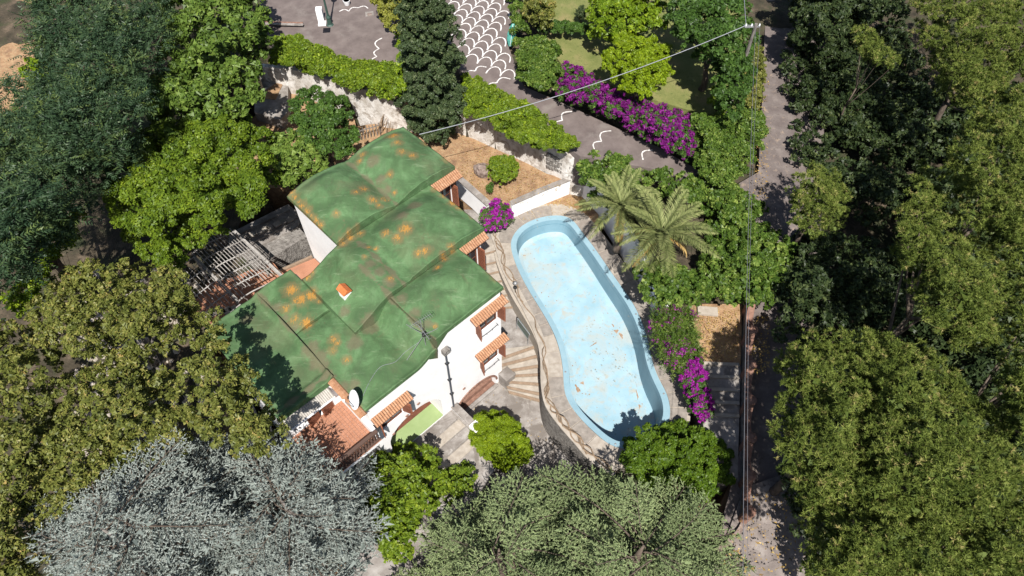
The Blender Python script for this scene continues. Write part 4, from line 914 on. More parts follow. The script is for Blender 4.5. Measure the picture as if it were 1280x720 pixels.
def lobes_in(poly, z0, z1, r):
    pg = np.array(poly, float); x0, y0 = pg.min(0); x1, y1 = pg.max(0); cx, cy = pg.mean(0)
    sc = Qn(np.array(P(cx, cy, (z0+z1)/2)))[2]
    n = int((x1-x0)*(y1-y0)/(sc*r)**2*9)+60
    X = rng.uniform(x0, x1, n); Y = rng.uniform(y0, y1, n); ok = inpoly(X, Y, pg); X = X[ok]; Y = Y[ok]; d = edged(X, Y, pg)
    o = np.argsort(rng.random(len(X))); keep = []; mind = sc*r*.78
    for i in o:
        if d[i] < sc*r*.30: continue
        if all((X[i]-X[j])**2+(Y[i]-Y[j])**2 > mind**2 for j in keep): keep.append(i)
    if not keep: keep = [int(np.argmax(d))]
    X, Y, d = X[keep], Y[keep], d[keep]
    dm = max(d.max(), 1); t = np.sqrt(np.clip(d/dm, 0, 1)); Z = z0+(z1-z0)*t+rng.normal(0, .3*r+.07*(z1-z0), len(X))
    R = np.minimum(r*rng.uniform(.75, 1.25, len(X)), d/sc*1.15+.12*r)
    return Pn(X, Y, Z), np.maximum(R, .3*r)
def shell(c, r, nsub, sub, up=.25):
    "second level clumps on the surface of each lobe"
    k = len(c); D = nrmz(rng.normal(size=(k, nsub, 3))+np.array([0, 0, up*2])); D[..., 2] = np.where(D[..., 2] < -.35, -D[..., 2], D[..., 2])
    rr = r[:, None]*rng.uniform(.62, .98, (k, nsub)); cc = c[:, None, :]+D*rr[..., None]*np.array([1, 1, .8])
    sr = r[:, None]*sub*rng.uniform(.7, 1.25, (k, nsub)); return cc.reshape(-1, 3), sr.ravel(), D.reshape(-1, 3)
CNT = [0]
def foliage(parent, c, r, mat, leaf, style='leaf', nsub=15, sub=.29, cover=1.5, asp=.55, name='crown', tlo=.1, thi=.75, up=.5, fill=.25):
    cc, sr, D0 = shell(c, r, nsub, sub)
    nl = (2.6*math.pi*sr**2*cover/(leaf*leaf*asp*.55)).astype(int)+2
    idx = np.repeat(np.arange(len(cc)), nl); n = len(idx)
    D = nrmz(rng.normal(size=(n, 3))+np.array([0, 0, .35])+D0[idx]*.5)
    rad = sr[idx]*(1-.45*rng.random(n)**2.2)*np.where(rng.random(n) < .12, 1.22, 1)
    p = cc[idx]+D*rad[:, None]*np.array([1, 1, .85])
    tc = rng.uniform(tlo, thi, len(cc))[idx]; tint = tc*.6+.5*rng.random(n)**1.3+rng.normal(0, .07, n)
    if style == 'leaf':
        nr = nrmz(D*.5+np.array([0, 0, up])+rng.normal(0, .6, (n, 3))); V = leaves(p, nr, leaf*rng.uniform(.65, 1.35, n), asp*1.1); npv = 3
    elif style == 'tuft':   # balls of needles
        g = max(2, int(14)); m_ = n//g+1; b = rng.integers(0, n, m_); base = np.repeat(p[b], g, 0); dd = nrmz(rng.normal(size=(len(base), 3))+np.repeat(D[b], g, 0)*.9+np.array([0, 0, .35]))
        V = blades(base, dd, leaf*1.5*rng.uniform(.7, 1.2, len(base)), np.full(len(base), leaf*.34)); tint = np.repeat(tint[b], g)+rng.normal(0, .08, len(base)); npv = 3
    else:                   # feathery sprays: fishbone leaflets
        g = 12; m_ = n//g+1; b = rng.integers(0, n, m_); ax = nrmz(D[b]*np.array([1, 1, .35])+rng.normal(0, .45, (m_, 3))+np.array([0, 0, -.05])); sd_ = nrmz(np.cross(ax, nrmz(rng.normal(0, .3, (m_, 3))+np.array([0, 0, 1]))))
        t = np.tile(np.repeat(np.linspace(0, 1, g//2), 2), m_); sg = np.tile([1, -1]*(g//2), m_); A_ = np.repeat(ax, g, 0); Sd = np.repeat(sd_, g, 0)
        base = np.repeat(p[b], g, 0)+A_*(t*leaf*3.2)[:, None]; dd = nrmz(A_*.75+Sd*sg[:, None]+rng.normal(0, .12, A_.shape))
        V = blades(base, dd, leaf*1.25*(1.15-.7*t), np.full(len(base), leaf*.34)); tint = np.repeat(tint[b], g)+rng.normal(0, .06, len(base)); npv = 3
    CNT[0] += len(V)*(npv-2)
    o = add_leafmesh(name, V, npv, tint, mat, parent)
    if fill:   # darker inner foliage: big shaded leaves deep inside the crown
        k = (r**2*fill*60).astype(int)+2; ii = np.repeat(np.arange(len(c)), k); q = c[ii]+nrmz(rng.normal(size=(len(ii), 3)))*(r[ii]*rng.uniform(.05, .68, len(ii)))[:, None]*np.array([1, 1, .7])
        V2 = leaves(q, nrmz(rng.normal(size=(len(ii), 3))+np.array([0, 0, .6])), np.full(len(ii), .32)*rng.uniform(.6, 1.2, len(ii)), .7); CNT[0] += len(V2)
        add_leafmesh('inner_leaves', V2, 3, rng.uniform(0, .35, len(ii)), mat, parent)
    return o
def trunk(parent, c, r, base, rad, mat, nl=7, name='trunk'):
    top = c.mean(0); m = MB(); h = Vector(top)-base
    t_ = [base+Vector((h.x*k*.5+.12*math.sin(k*7), h.y*k*.5+.1*math.cos(k*5), h.z*k*.62)) for k in (-.1, .15, .4, .7, 1.0)]
    m.tube(t_, [rad*1.25, rad, rad*.85, rad*.7, rad*.5], 9); obj(name, m, mat, parent, True)
    o = rng.permutation(len(c))[:nl]
    m = MB()
    for i in o:
        s = t_[3] if i % 2 else t_[4]; e = Vector(c[i]); md_ = s.lerp(e, .5)+Vector((0, 0, -.25+.2*rng.random()))
        m.tube([s, s.lerp(md_, .5), md_, e+Vector((0, 0, .1*r[i]))], [rad*.42, rad*.3, rad*.2, rad*.06], 6)
    obj('limbs', m, mat, parent, True)
def plant(name, label, cat, poly, z0, z1, lobe, mat, leaf, group=None, tr=.16, bark='bark', fl=None, foot=None, **kw):
    c, r = lobes_in(poly, z0, z1, lobe); m_ = c.mean(0)
    gz = foot if foot is not None else ground_z(m_[0], m_[1]); base = Vector((m_[0], m_[1], gz))
    root = thing(name, label, cat, base, group); foliage(root, c, r, M[mat], leaf, **kw)
    if tr: trunk(root, c, r, base, tr, M[bark])
    if fl:
        fm, fleaf, cov, frac = fl; k = rng.random(len(c)) < frac
        if not k.any(): k[:] = True
        foliage(root, c[k]+np.array([0, 0, .06]), r[k]*1.04, M[fm], fleaf, cover=cov, asp=.8, name='flowers', fill=0, up=.3)
    return root
T = 'broadleaf trees massed left of the house'
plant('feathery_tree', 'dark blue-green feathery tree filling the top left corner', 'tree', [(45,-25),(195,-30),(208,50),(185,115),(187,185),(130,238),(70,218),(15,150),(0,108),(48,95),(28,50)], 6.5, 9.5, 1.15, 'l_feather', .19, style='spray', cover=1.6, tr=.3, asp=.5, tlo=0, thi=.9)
plant('feathery_tree', 'dark blue-green feathery tree at the left edge below the corner one', 'tree', [(-60,120),(15,145),(60,190),(128,240),(102,300),(60,325),(25,370),(-60,410)], 6, 9, 1.15, 'l_feather', .19, style='spray', cover=1.5, tr=.3, asp=.5, tlo=0, thi=.9)
plant('climbing_vine', 'yellow-green vine growing up through the dark feathery tree at top left', 'vine', [(25,80),(55,60),(80,120),(95,170),(75,185),(45,150)], 7.6, 8.8, .5, 'l_vine', .17, tr=.05, fill=.1)
plant('climbing_vine', 'bright green vine hanging in a strip at the left edge', 'vine', [(70,250),(100,255),(105,290),(70,330),(50,380),(20,400),(5,370),(45,320)], 4.5, 5.5, .6, 'l_vine', .16, tr=.05, fill=.1)
plant('fig_tree', 'glossy green fig tree at the top, left of the planter', 'tree', [(192,-30),(320,-30),(345,55),(322,102),(332,140),(292,152),(240,168),(195,205),(183,130),(205,50)], 4.8, 7.4, 1.0, 'l_fig', .24, cover=1.4, asp=.7, tr=.25)
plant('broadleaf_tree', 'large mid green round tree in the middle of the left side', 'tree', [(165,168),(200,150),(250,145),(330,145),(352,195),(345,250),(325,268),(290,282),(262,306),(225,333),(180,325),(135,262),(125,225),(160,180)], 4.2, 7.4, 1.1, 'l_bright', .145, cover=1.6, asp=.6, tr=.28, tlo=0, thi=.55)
plant('fig_tree', 'pale leaved young fig tree touching the top left edge of the roof', 'tree', [(333,172),(370,165),(402,185),(414,208),(385,228),(362,243),(340,228)], 3.4, 5.2, .6, 'l_fig', .22, cover=1.3, asp=.75, tr=.1, tlo=.5, thi=1)
plant('orange_tree', 'dense dark round tree beside the upper corner of the green roof', 'tree', [(362,122),(395,108),(430,122),(450,160),(447,192),(412,208),(385,192),(358,165)], 2.8, 5.2, .8, 'l_dark', .16, cover=1.6, asp=.6, tr=.16, foot=1.2)
OKP = [[(90,325),(180,330),(228,338),(252,378),(250,425),(200,450),(120,450),(50,440),(30,390)], [(-60,395),(50,400),(85,455),(85,560),(60,640),(40,760),(-60,760)], [(85,455),(120,450),(205,450),(240,480),(262,550),(150,600),(75,650),(40,640),(60,530)], [(235,375),(272,385),(286,425),(310,455),(332,500),(362,545),(345,580),(262,560),(235,505),(215,455),(245,425)]]
OKL = ['yellowish holm oak crown just below the pergola on the left', 'olive green holm oak against the left edge of the photo', 'olive brown holm oak with gaps, above the silver cedar', 'sparse holm oak whose branches shade the lowest green roof']
for pg_, lb, z in zip(OKP, OKL, ((5, 7.8), (4.5, 7.2), (4.8, 7.5), (6.2, 8.4))):
    plant('holm_oak', lb, 'tree', pg_, z[0], z[1], .7, 'l_oak', .13, group='holm oaks at the lower left', cover=.85, sub=.25, asp=.6, tr=.22, bark='barkgrey', fill=.08)
plant('magnolia', 'glossy bright green magnolia with a few white flowers in front of the arch', 'tree', [(455,585),(470,566),(500,553),(538,560),(560,578),(558,612),(545,640),(515,660),(520,700),(480,695),(450,640)], -.8, 1.7, .6, 'l_bright', .2, cover=1.5, asp=.5, tr=.14, foot=-2.4, fl=None)
plant('shrub', 'loose green shrub with pale blooms between the magnolia and green cedar', 'shrub', [(545,590),(575,575),(600,590),(592,618),(560,640),(545,620)], -1.8, -.6, .4, 'l_bright', .15, cover=1.2, tr=.05, foot=-2.4)
plant('round_bush', 'bright yellow-green soft bush alone in the courtyard', 'bush', [(583,545),(590,525),(612,513),(640,518),(655,545),(667,562),(650,585),(622,588),(598,570)], -1.9, -.7, .45, 'l_lime', .085, sub=.42, cover=1.8, asp=.4, tr=.08, foot=-2.3, nsub=14, tlo=.2, thi=.6)
plant('round_tree', 'dense rounded emerald tree overhanging the bottom of the pool', 'tree', [(774,558),(803,535),(850,530),(890,542),(922,575),(915,602),(882,628),(850,640),(810,610),(780,590)], -.2, 1.0, .6, 'l_emerald', .13, cover=1.8, asp=.5, tr=.2, foot=-2.4, tlo=.2, thi=.6, sub=.34)
plant('lemon_bush', 'small round glossy bush beside the boulder in the dry garden', 'bush', [(607,210),(616,196),(638,193),(648,205),(646,221),(628,230),(612,224)], 1.6, 2.3, .32, 'l_bright', .13, cover=1.4, tr=.05, foot=1.15)
plant('sapling', 'tiny green sapling standing alone in the dry garden', 'sapling', [(608,232),(616,226),(618,236),(613,242),(607,238)], 1.3, 1.8, .12, 'l_dark', .08, cover=.8, tr=.02, foot=1.15, fill=0)
plant('lime_tree', 'vivid lime green round tree on the lawn above the magenta hedge', 'tree', [(758,55),(778,42),(810,38),(835,55),(840,90),(825,115),(800,124),(772,110),(754,82)], 4.6, 7.0, .7, 'l_lime', .15, cover=1.8, asp=.45, tr=.16, foot=3.3, tlo=.2, thi=.6)
plant('garden_tree', 'yellow-green leafy tree at the top behind the lime green one', 'tree', [(735,10),(760,-30),(828,-30),(832,45),(800,42),(760,55),(738,50)], 4.8, 7.2, .8, 'l_vine', .2, cover=1.4, asp=.6, tr=.18, foot=3.3, thi=.6)
plant('dark_tree', 'dark green tree mass right of the lime tree on the lawn', 'tree', [(828,-30),(925,-30),(942,38),(946,95),(922,150),(905,160),(885,90),(855,60),(832,50)], 5.2, 8.2, .85, 'l_dark', .2, cover=1.5, asp=.6, tr=.2, foot=3.2, tlo=0, thi=.5)
plant('shrub', 'small pale green shrub at the lower end of the lawn', 'shrub', [(890,110),(908,108),(918,135),(900,145),(886,132)], 3.6, 4.6, .4, 'l_vine', .16, tr=.06, foot=3.1)
plant('bushy_tree', 'brownish olive bush at the top left corner of the lawn', 'bush', [(655,-20),(690,-20),(692,25),(675,40),(655,30)], 4.5, 6, .6, 'l_oak', .16, tr=.1, foot=3.6)
plant('clipped_hedge', 'low clipped green hedge crossing the lawn', 'hedge', [(668,28),(700,26),(740,30),(740,44),(700,42),(670,40)], 4.1, 4.5, .32, 'l_dark', .13, tr=0, nsub=12, sub=.42)
plant('small_conifer', 'tiny dark conifer alone on the upper lawn', 'shrub', [(720,12),(728,6),(734,16),(730,24),(722,22)], 4, 4.8, .16, 'l_cyp', .1, tr=.04, foot=3.8, style='tuft')
HG = 'hedges lining the road'
plant('ivy_hedge', 'vivid yellow-green ivy hedge under the plaza at the top left', 'hedge', [(338,48),(374,46),(402,58),(434,76),(500,80),(506,112),(490,126),(448,117),(408,99),(370,88),(338,86)], 3.6, 4.4, .5, 'l_bright', .13, tr=0, fl=('l_vine', .14, .4, .8), cover=1.5, nsub=14, sub=.42)
plant('ivy_hedge', 'narrow vivid green ivy hedge topping the tall white wall', 'hedge', [(578,92),(602,98),(626,114),(666,134),(730,182),(702,192),(668,186),(636,172),(602,152),(578,144)], 3.8, 4.5, .46, 'l_bright', .11, tr=0, fl=('l_vine', .12, .35, .7), cover=1.5, nsub=14, sub=.42, asp=.4)
plant('ivy_hedge', 'green ivy hedge on the far side of the road at the top centre', 'hedge', [(628,-30),(655,-30),(662,40),(698,58),(704,100),(690,116),(668,112),(648,98),(645,62),(638,20)], 4.2, 5.4, .55, 'l_creeper', .15, tr=0, cover=1.6, nsub=14, sub=.42)
plant('ivy_hedge', 'big bright green ivy covered corner where the road meets the lane', 'hedge', [(858,152),(880,140),(910,148),(935,128),(952,140),(952,190),(935,212),(905,231),(880,222),(862,200)], 3.6, 4.9, .6, 'l_creeper', .15, tr=0, cover=1.7, nsub=14, sub=.42, tlo=.2)
plant('climbing_hedge', 'narrow climber covered fence along the upper lane', 'hedge', [(925,60),(950,50),(957,80),(952,140),(932,140),(925,110)], 4, 5, .4, 'l_oak', .15, tr=0, cover=1.2)
BG = [(700,76),(728,86),(760,112),(800,124),(850,138),(872,155),(864,202),(845,196),(810,178),(770,152),(730,136),(690,122)]
plant('bougainvillea_hedge', 'long hedge of magenta bougainvillea along the far side of the road', 'bougainvillea', BG, 3.6, 4.7, .45, 'l_dark', .14, tr=0, cover=.8, nsub=12, fl=('l_purple', .11, .62, 1))
plant('bougainvillea', 'round magenta bougainvillea bush between the roof corner and pool end', 'bougainvillea', [(598,272),(605,258),(622,248),(638,258),(641,275),(628,288),(606,290)], .7, 1.8, .38, 'l_dark', .1, tr=.05, foot=-.05, cover=.7, sub=.36, fl=('l_magenta', .09, .85, 1))
plant('bougainvillea', 'trailing magenta bougainvillea at the lower right of the pool', 'bougainvillea', [(848,462),(872,440),(880,455),(888,490),(892,512),(878,530),(866,520),(855,492)], .9, 1.7, .35, 'l_dark', .1, tr=.05, foot=.3, cover=.7, sub=.36, fl=('l_magenta', .09, .85, 1))
plant('bougainvillea', 'green shooting bougainvillea with sparse purple tips right of the pool', 'bougainvillea', [(808,388),(840,382),(868,392),(876,440),(862,462),(840,470),(822,445),(812,415)], 1.0, 2.0, .45, 'l_creeper', .12, tr=.05, foot=.3, style='spray', cover=1.4, fl=('l_magenta', .08, .12, .6))
CRP = [[(725,198),(742,190),(780,192),(812,208),(805,235),(770,262),(740,252),(728,228)], [(812,208),(850,214),(905,228),(955,252),(960,285),(920,290),(870,262),(815,245)], [(880,275),(925,280),(965,278),(996,308),(1000,352),(968,384),(905,382),(870,345),(880,310)], [(790,330),(830,325),(872,340),(905,376),(860,382),(815,386),(795,362)]]
CRL = ['glossy creeper mass behind the left palm beside the tall white wall', 'creeper thicket between the palms and the road', 'bright creeper thicket right of the palms beside the lane', 'creeper thicket below the palms above the dry bed']
for pg_, lb in zip(CRP, CRL): plant('creeper_thicket', lb, 'creeper', pg_, 2.4, 3.5, .65, 'l_creeper', .18, group='creeper thickets right of the pool', tr=.06, tlo=0, thi=.8, cover=1.5, asp=.65)
plant('yellow_shrub', 'yellow-green variegated shrub left of the tall cypress at the top', 'shrub', [(462,-30),(515,-30),(512,30),(500,55),(482,32),(466,18)], 4.8, 6.2, .6, 'l_yellow', .17, tr=.1, foot=3.6)
plant('climbing_vine', 'bright yellow-green vine on the left flank of the dark cypress', 'vine', [(495,40),(520,20),(522,60),(508,100),(504,130),(494,125),(497,80)], 4.4, 5.8, .45, 'l_vine', .15, tr=.04, foot=3.6, fill=.1)
# dark clipped cypress standing tall
cb_ = P(548, 172, 1.15); cx = thing('cypress', 'tall broad dark cypress rising behind the roof corner', 'tree', cb_)
cc = []; rr = []
for k in range(270):
    t = rng.random()**.9; z = 1.6+11.5*t; prof_ = 1.95*min(1, .55+t*2.6)*(1-t)**.45+.12
    a = rng.random()*6.28; q = prof_*rng.uniform(.35, .9); cc.append((cb_.x+q*math.cos(a), cb_.y+q*math.sin(a), z)); rr.append(.34+.28*prof_*rng.random())
cc = np.array(cc); rr = np.array(rr)
foliage(cx, cc, rr, M['l_cyp'], .12, cover=1.25, asp=.5, nsub=10, fill=.2)
obj('trunk', MB().tube([cb_, cb_+Vector((0, 0, 6)), cb_+Vector((0, 0, 9.5))], [.22, .1, .03], 9), M['bark'], cx, True)
# pines on the right
PN = [([(968,445),(1010,412),(1105,412),(1135,470),(1130,560),(1080,650),(1010,640),(985,600),(960,555),(975,500)], 6.5, 9, 'large pine crown nearest the lane at the lower right'),
      ([(1075,412),(1160,430),(1205,475),(1255,520),(1275,600),(1230,670),(1150,660),(1060,620),(1075,500)], 7.5, 10, 'broad pine crown in the middle of the lower right corner'),
      ([(1000,610),(1060,615),(1150,620),(1220,640),(1300,580),(1340,760),(1010,760)], 6, 8.5, 'pine crown at the bottom edge on the right'),
      ([(1130,-30),(1340,-40),(1340,110),(1262,100),(1215,150),(1178,118),(1150,60)], 8.5, 11, 'bright pine crown in the top right corner'),
      ([(1190,170),(1250,105),(1340,120),(1340,330),(1265,330),(1200,280),(1175,230)], 8.5, 11.5, 'sunlit pine crown at the right edge, upper middle'),
      ([(1110,300),(1150,190),(1200,285),(1268,332),(1250,440),(1190,440),(1145,390)], 8, 10.5, 'pine crown with open gaps at the right, centre height'),
      ([(1262,335),(1340,330),(1340,600),(1275,560),(1240,480),(1255,420)], 8, 10.5, 'pine crown against the right edge at centre height'),
      ([(985,228),(1010,205),(1045,212),(1062,250),(1050,292),(1010,300),(988,280)], 4.5, 6.5, 'smaller pale pine beside the lane bend'),
      ([(1060,35),(1085,32),(1105,60),(1130,75),(1118,92),(1080,80)], 8, 9, 'single bright pine bough over the dark hollow at top right')]
for pg_, z0, z1, lb in PN: plant('pine_tree', lb, 'tree', pg_, z0, z1, .5, 'l_pine', .095, group='pines on the right', style='tuft', cover=1.45, tr=.2 if lb.find('bough') < 0 else .07, bark='bark', nsub=11, sub=.3, fill=.3, tlo=0, thi=.95)
UN = [([(974,60),(1040,20),(1130,30),(1160,100),(1190,160),(1150,200),(1100,210),(1040,190),(982,130)], 2.8, 4.6, 'dark undergrowth in the hollow between lane and pines at top right'),
      ([(986,140),(1060,200),(1130,210),(1110,300),(1060,270),(1020,220),(992,210)], 2.6, 4, 'dark undergrowth beside the lane, above the pale pine'),
      ([(978,290),(1050,290),(1115,300),(1150,390),(1100,410),(1010,420),(970,440),(966,370)], 2.2, 4.4, 'shaded dark bushes between the creepers and the big pine'),
      ([(985,-30),(1130,-30),(1130,30),(1040,15),(995,50)], 3.5, 6, 'dark bushes by the lane at the top edge')]
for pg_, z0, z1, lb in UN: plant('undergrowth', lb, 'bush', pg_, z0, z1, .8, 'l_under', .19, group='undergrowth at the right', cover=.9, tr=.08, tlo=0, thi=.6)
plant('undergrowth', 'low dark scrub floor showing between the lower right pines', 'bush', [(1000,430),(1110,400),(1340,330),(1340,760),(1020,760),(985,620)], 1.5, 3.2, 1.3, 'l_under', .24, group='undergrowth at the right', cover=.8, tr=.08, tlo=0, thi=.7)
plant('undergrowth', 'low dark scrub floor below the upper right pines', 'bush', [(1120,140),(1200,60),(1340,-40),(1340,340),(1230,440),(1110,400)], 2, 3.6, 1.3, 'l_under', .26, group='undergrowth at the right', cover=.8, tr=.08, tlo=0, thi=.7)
plant('dark_tree', 'dark tree overhanging the top of the lane', 'tree', [(985,-40),(1120,-50),(1135,20),(1060,40),(992,70)], 5.5, 7.5, 1.0, 'l_under', .2, cover=1.4, tr=.12, thi=.5)
# ---------------------------------------------------------------- cedars with layered boughs
def cedar(label, base_px, gz, ztop, zlow, poly, mat, nlev, npl, droop, sp=.115, nl=.075, group=None, bark='barkgrey', wd=.04, seed=1, name='cedar', axis_z=None):
    R = np.random.default_rng(seed); b0 = P(*base_px); b0 = Vector((b0.x, b0.y, gz)); root = thing(name, label, 'tree', b0, group)
    obj('trunk', MB().tube([b0, b0+Vector((0, 0, (ztop-gz)*.5)), Vector((b0.x, b0.y, ztop))], [.42, .27, .03], 10), M[bark], root, True)
    pg = np.array(poly, float); mb = MB(); BP = []; BD = []; BL_ = []; BT = []
    for lv in range(nlev):
        t = lv/(nlev-1); z = zlow+(ztop-zlow)*t; k = max(3, int(npl*(1-.45*t)*(1.8 if lv < 2 else 1))); a0_ = R.random()*6.28
        for j in range(k):
            az = a0_+2*math.pi*j/k+R.normal(0, .18); d = np.array([math.cos(az), math.sin(az), 0]); az2 = R.random()*6.28; of = R.random()**.5*1.5*(1-.7*t); p = np.array([b0.x+of*math.cos(az2), b0.y+of*math.sin(az2), z+R.normal(0, .12)]); L = 0
            while L < 11:
                q = p+d*(L+.25)+np.array([0, 0, .10*L-.012*L*L]); x, y, _ = Qn(q)
                if not inpoly(np.array([x]), np.array([y]), pg)[0]: break
                L += .25
            L = min(L, 1.0+7.5*(1-t)**.8+R.random())*R.uniform(.68, 1.05)
            if L < .5: continue
            n = max(4, int(L/.3)); s = np.linspace(0, 1, n); bend = R.normal(0, .16)
            pts = p+d*(s*L)[:, None]+np.array([-d[1], d[0], 0])*(bend*L*s*s)[:, None]; pts[:, 2] += .12*L*s-(.012+droop*.02)*L*L*s**2+R.normal(0, .02, n)
            mb.tube([Vector(v) for v in pts], [max(.06*L/6*(1-.9*u), .01) for u in s], 5)
            # laterals
            lt = R.uniform(.3, .75); m_ = int(L/sp); tt = (np.arange(m_)+.5+R.uniform(-.3, .3, m_))/m_; tt = tt[tt > .12]
            for q_, u in enumerate(tt):
                c = np.array([np.interp(u, s, pts[:, i_]) for i_ in range(3)]); f = 1-u; i_ = min(int(u*(n-1)), n-2); ld = nrmz(pts[i_+1]-pts[i_])
                side = 1 if q_ % 2 else -1; sv = np.array([-ld[1], ld[0], 0])*side; an_ = R.uniform(.7, 1.05)
                dv = nrmz(ld*math.cos(an_)+sv*math.sin(an_)+np.array([0, 0, .05-droop*.2])+R.normal(0, .04, 3)); ll = (.35+min(.42*L, 1.8)*math.sin(math.pi*min(u*1.0+.1, 1))**.7*.8)*R.uniform(.6, 1.1)
                kk = max(2, int(ll/.115)); v = (np.arange(kk)+.4)/kk
                pos = c+dv*(v*ll)[:, None]; pos[:, 2] -= droop*.35*(v*ll)**2
                mb.tube([Vector(c), Vector(pos[-1])], [.014, .006], 3)
                sg = np.where((np.arange(kk)+q_) % 2, 1, -1)[:, None]; sv2 = np.array([-dv[1], dv[0], 0])
                d2 = nrmz(dv*.8+sv2*sg*.85+R.normal(0, .07, (kk, 3))+np.array([0, 0, .06-.2*droop])); l2 = (.18+.26*(1-v)*min(ll, 1))*R.uniform(.7, 1.2, kk)
                BP.append(pos); BD.append(d2); BL_.append(l2); BT.append(np.full(kk, lt+R.uniform(-.15, .15)))
                BP.append(pos[-1:]); BD.append(dv[None]); BL_.append(np.array([.26])); BT.append(np.array([.7]))
                BP.append(pos[::2]); BD.append(nrmz(np.repeat(dv[None], len(pos[::2]), 0)+R.normal(0, .3, (len(pos[::2]), 3)))); BL_.append(np.full(len(pos[::2]), .2)); BT.append(np.full(len(pos[::2]), .4))
    obj('boughs', mb, M['bark'], root)
    BP = np.concatenate(BP); BD = np.concatenate(BD); BL_ = np.concatenate(BL_); BT = np.concatenate(BT)
    g = 13; n = len(BP); u = np.tile(np.linspace(.05, 1, g), n); A_ = np.repeat(BD, g, 0); base = np.repeat(BP, g, 0)+A_*(u*np.repeat(BL_, g))[:, None]
    dd = nrmz(A_*.9+nrmz(R.normal(size=A_.shape))*.8+np.array([0, 0, .15])); ln = nl*R.uniform(.6, 1.1, len(base))*(1.1-.35*u)
    V = blades(base-dd*.01, dd, ln, np.full(len(base), wd)); CNT[0] += len(V)
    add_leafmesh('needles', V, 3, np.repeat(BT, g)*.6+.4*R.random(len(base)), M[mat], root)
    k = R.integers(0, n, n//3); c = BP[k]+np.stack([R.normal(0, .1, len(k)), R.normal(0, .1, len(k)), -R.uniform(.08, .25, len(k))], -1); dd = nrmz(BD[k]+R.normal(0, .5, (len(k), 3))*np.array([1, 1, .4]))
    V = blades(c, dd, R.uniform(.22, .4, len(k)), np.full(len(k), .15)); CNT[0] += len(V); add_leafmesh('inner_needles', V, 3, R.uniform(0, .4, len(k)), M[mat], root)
    return root
BC = [(33,655),(70,612),(118,592),(128,560),(200,545),(240,538),(262,560),(300,570),(330,620),(350,690),(330,760),(20,770)]
BC2 = [(215,545),(260,533),(290,555),(335,535),(355,545),(385,548),(432,568),(447,600),(440,635),(500,668),(492,702),(452,760),(210,770),(225,640)]
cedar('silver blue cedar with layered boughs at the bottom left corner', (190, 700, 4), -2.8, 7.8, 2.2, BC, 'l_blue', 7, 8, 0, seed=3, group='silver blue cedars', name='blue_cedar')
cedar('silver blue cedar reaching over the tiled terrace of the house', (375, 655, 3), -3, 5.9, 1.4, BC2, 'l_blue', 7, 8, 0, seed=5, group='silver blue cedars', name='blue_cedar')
DC = [(470,770),(500,700),(540,655),(560,612),(600,592),(650,585),(700,572),(745,600),(760,680),(740,770)]
DC2 = [(640,770),(660,640),(690,575),(740,558),(830,572),(870,610),(925,640),(905,665),(890,690),(960,705),(962,770)]
cedar('grey-green deodar cedar at the bottom centre, left of its twin', (625, 712, 1), -2.8, 4.0, -1, DC, 'l_deodar', 6, 7, .5, seed=7, group='grey green cedars', name='deodar_cedar', nl=.1, sp=.115, bark='bark')
cedar('grey-green deodar cedar below the round emerald tree', (790, 708, 1), -2.8, 4.0, -1, DC2, 'l_deodar', 6, 7, .5, seed=9, group='grey green cedars', name='deodar_cedar', nl=.1, sp=.115, bark='bark')
# ---------------------------------------------------------------- palms
def palm(label, base, h, nf, fl, seed, lean=(0, 0)):
    R = np.random.default_rng(seed); top = base+Vector((lean[0], lean[1], h)); root = thing('palm_tree', label, 'palm', base, 'palms right of the pool')
    tp = [base+Vector((lean[0]*t*t, lean[1]*t*t, h*t)) for t in [i/10 for i in range(11)]]
    m = MB(); m.tube(tp, [.23-.04*t/10+.02*(t % 2) for t in range(11)], 10); obj('trunk', m, M['bark'], root, True)
    for i in range(nf):
        az = i*2.39996+R.normal(0, .15); q = i/nf; el = math.radians(72-95*q); L = fl*R.uniform(.85, 1.1)*(.75+.3*math.sin(math.pi*q)); old = q > .88
        n = 18; s = np.linspace(0, 1, n); th_ = el-s**1.3*(.8+.4*q); st_ = L/(n-1); x = np.concatenate([[0], np.cumsum(np.cos(th_[:-1])*st_)]); z = np.concatenate([[0], np.cumsum(np.sin(th_[:-1])*st_)])
        d = np.array([math.cos(az), math.sin(az)]); pts = np.stack([top.x+d[0]*x, top.y+d[1]*x, top.z+z], -1); sw = R.normal(0, .12)*x**2*.3; pts[:, 0] += -d[1]*sw; pts[:, 1] += d[0]*sw
        fr = obj('frond', MB().tube([Vector(p) for p in pts], [.03*(1-.85*u)+.004 for u in s], 4), M['l_palm'], root)
        K = 46; u = np.linspace(.12, 1, K).repeat(2); sg = np.tile([1, -1], K); c = np.stack([np.interp(u, s, pts[:, k]) for k in range(3)], -1)
        tg = np.stack([np.interp(np.clip(u+.02, 0, 1), s, pts[:, k])-np.interp(np.clip(u-.04, 0, 1), s, pts[:, k]) for k in range(3)], -1); tg = nrmz(tg)
        sd_ = nrmz(np.cross(tg, np.array([0, 0, 1.]))); dd = nrmz(tg*.62+sd_*sg[:, None]*.8+np.array([0, 0, .12])+R.normal(0, .07, tg.shape))
        ln = .44*fl/2.6*np.sin(np.pi*np.clip(u*.9+.12, 0, 1))**.6*R.uniform(.85, 1.1, len(u)); wv = nrmz(np.cross(dd, np.array([0, 0, 1.])+.4*sd_*sg[:, None]))*.021
        e = c+dd*ln[:, None]+np.array([0, 0, -.12])*ln[:, None]; mid = c+dd*ln[:, None]*.5
        V = np.stack([c-wv*.6, mid-wv, e, mid+wv], 1)
        add_leafmesh('leaflets', V, 4, R.uniform(.1, .8, len(u))*.8+.15, M['l_straw'] if old else M['l_palm'], fr); CNT[0] += 2*len(V)
    return root
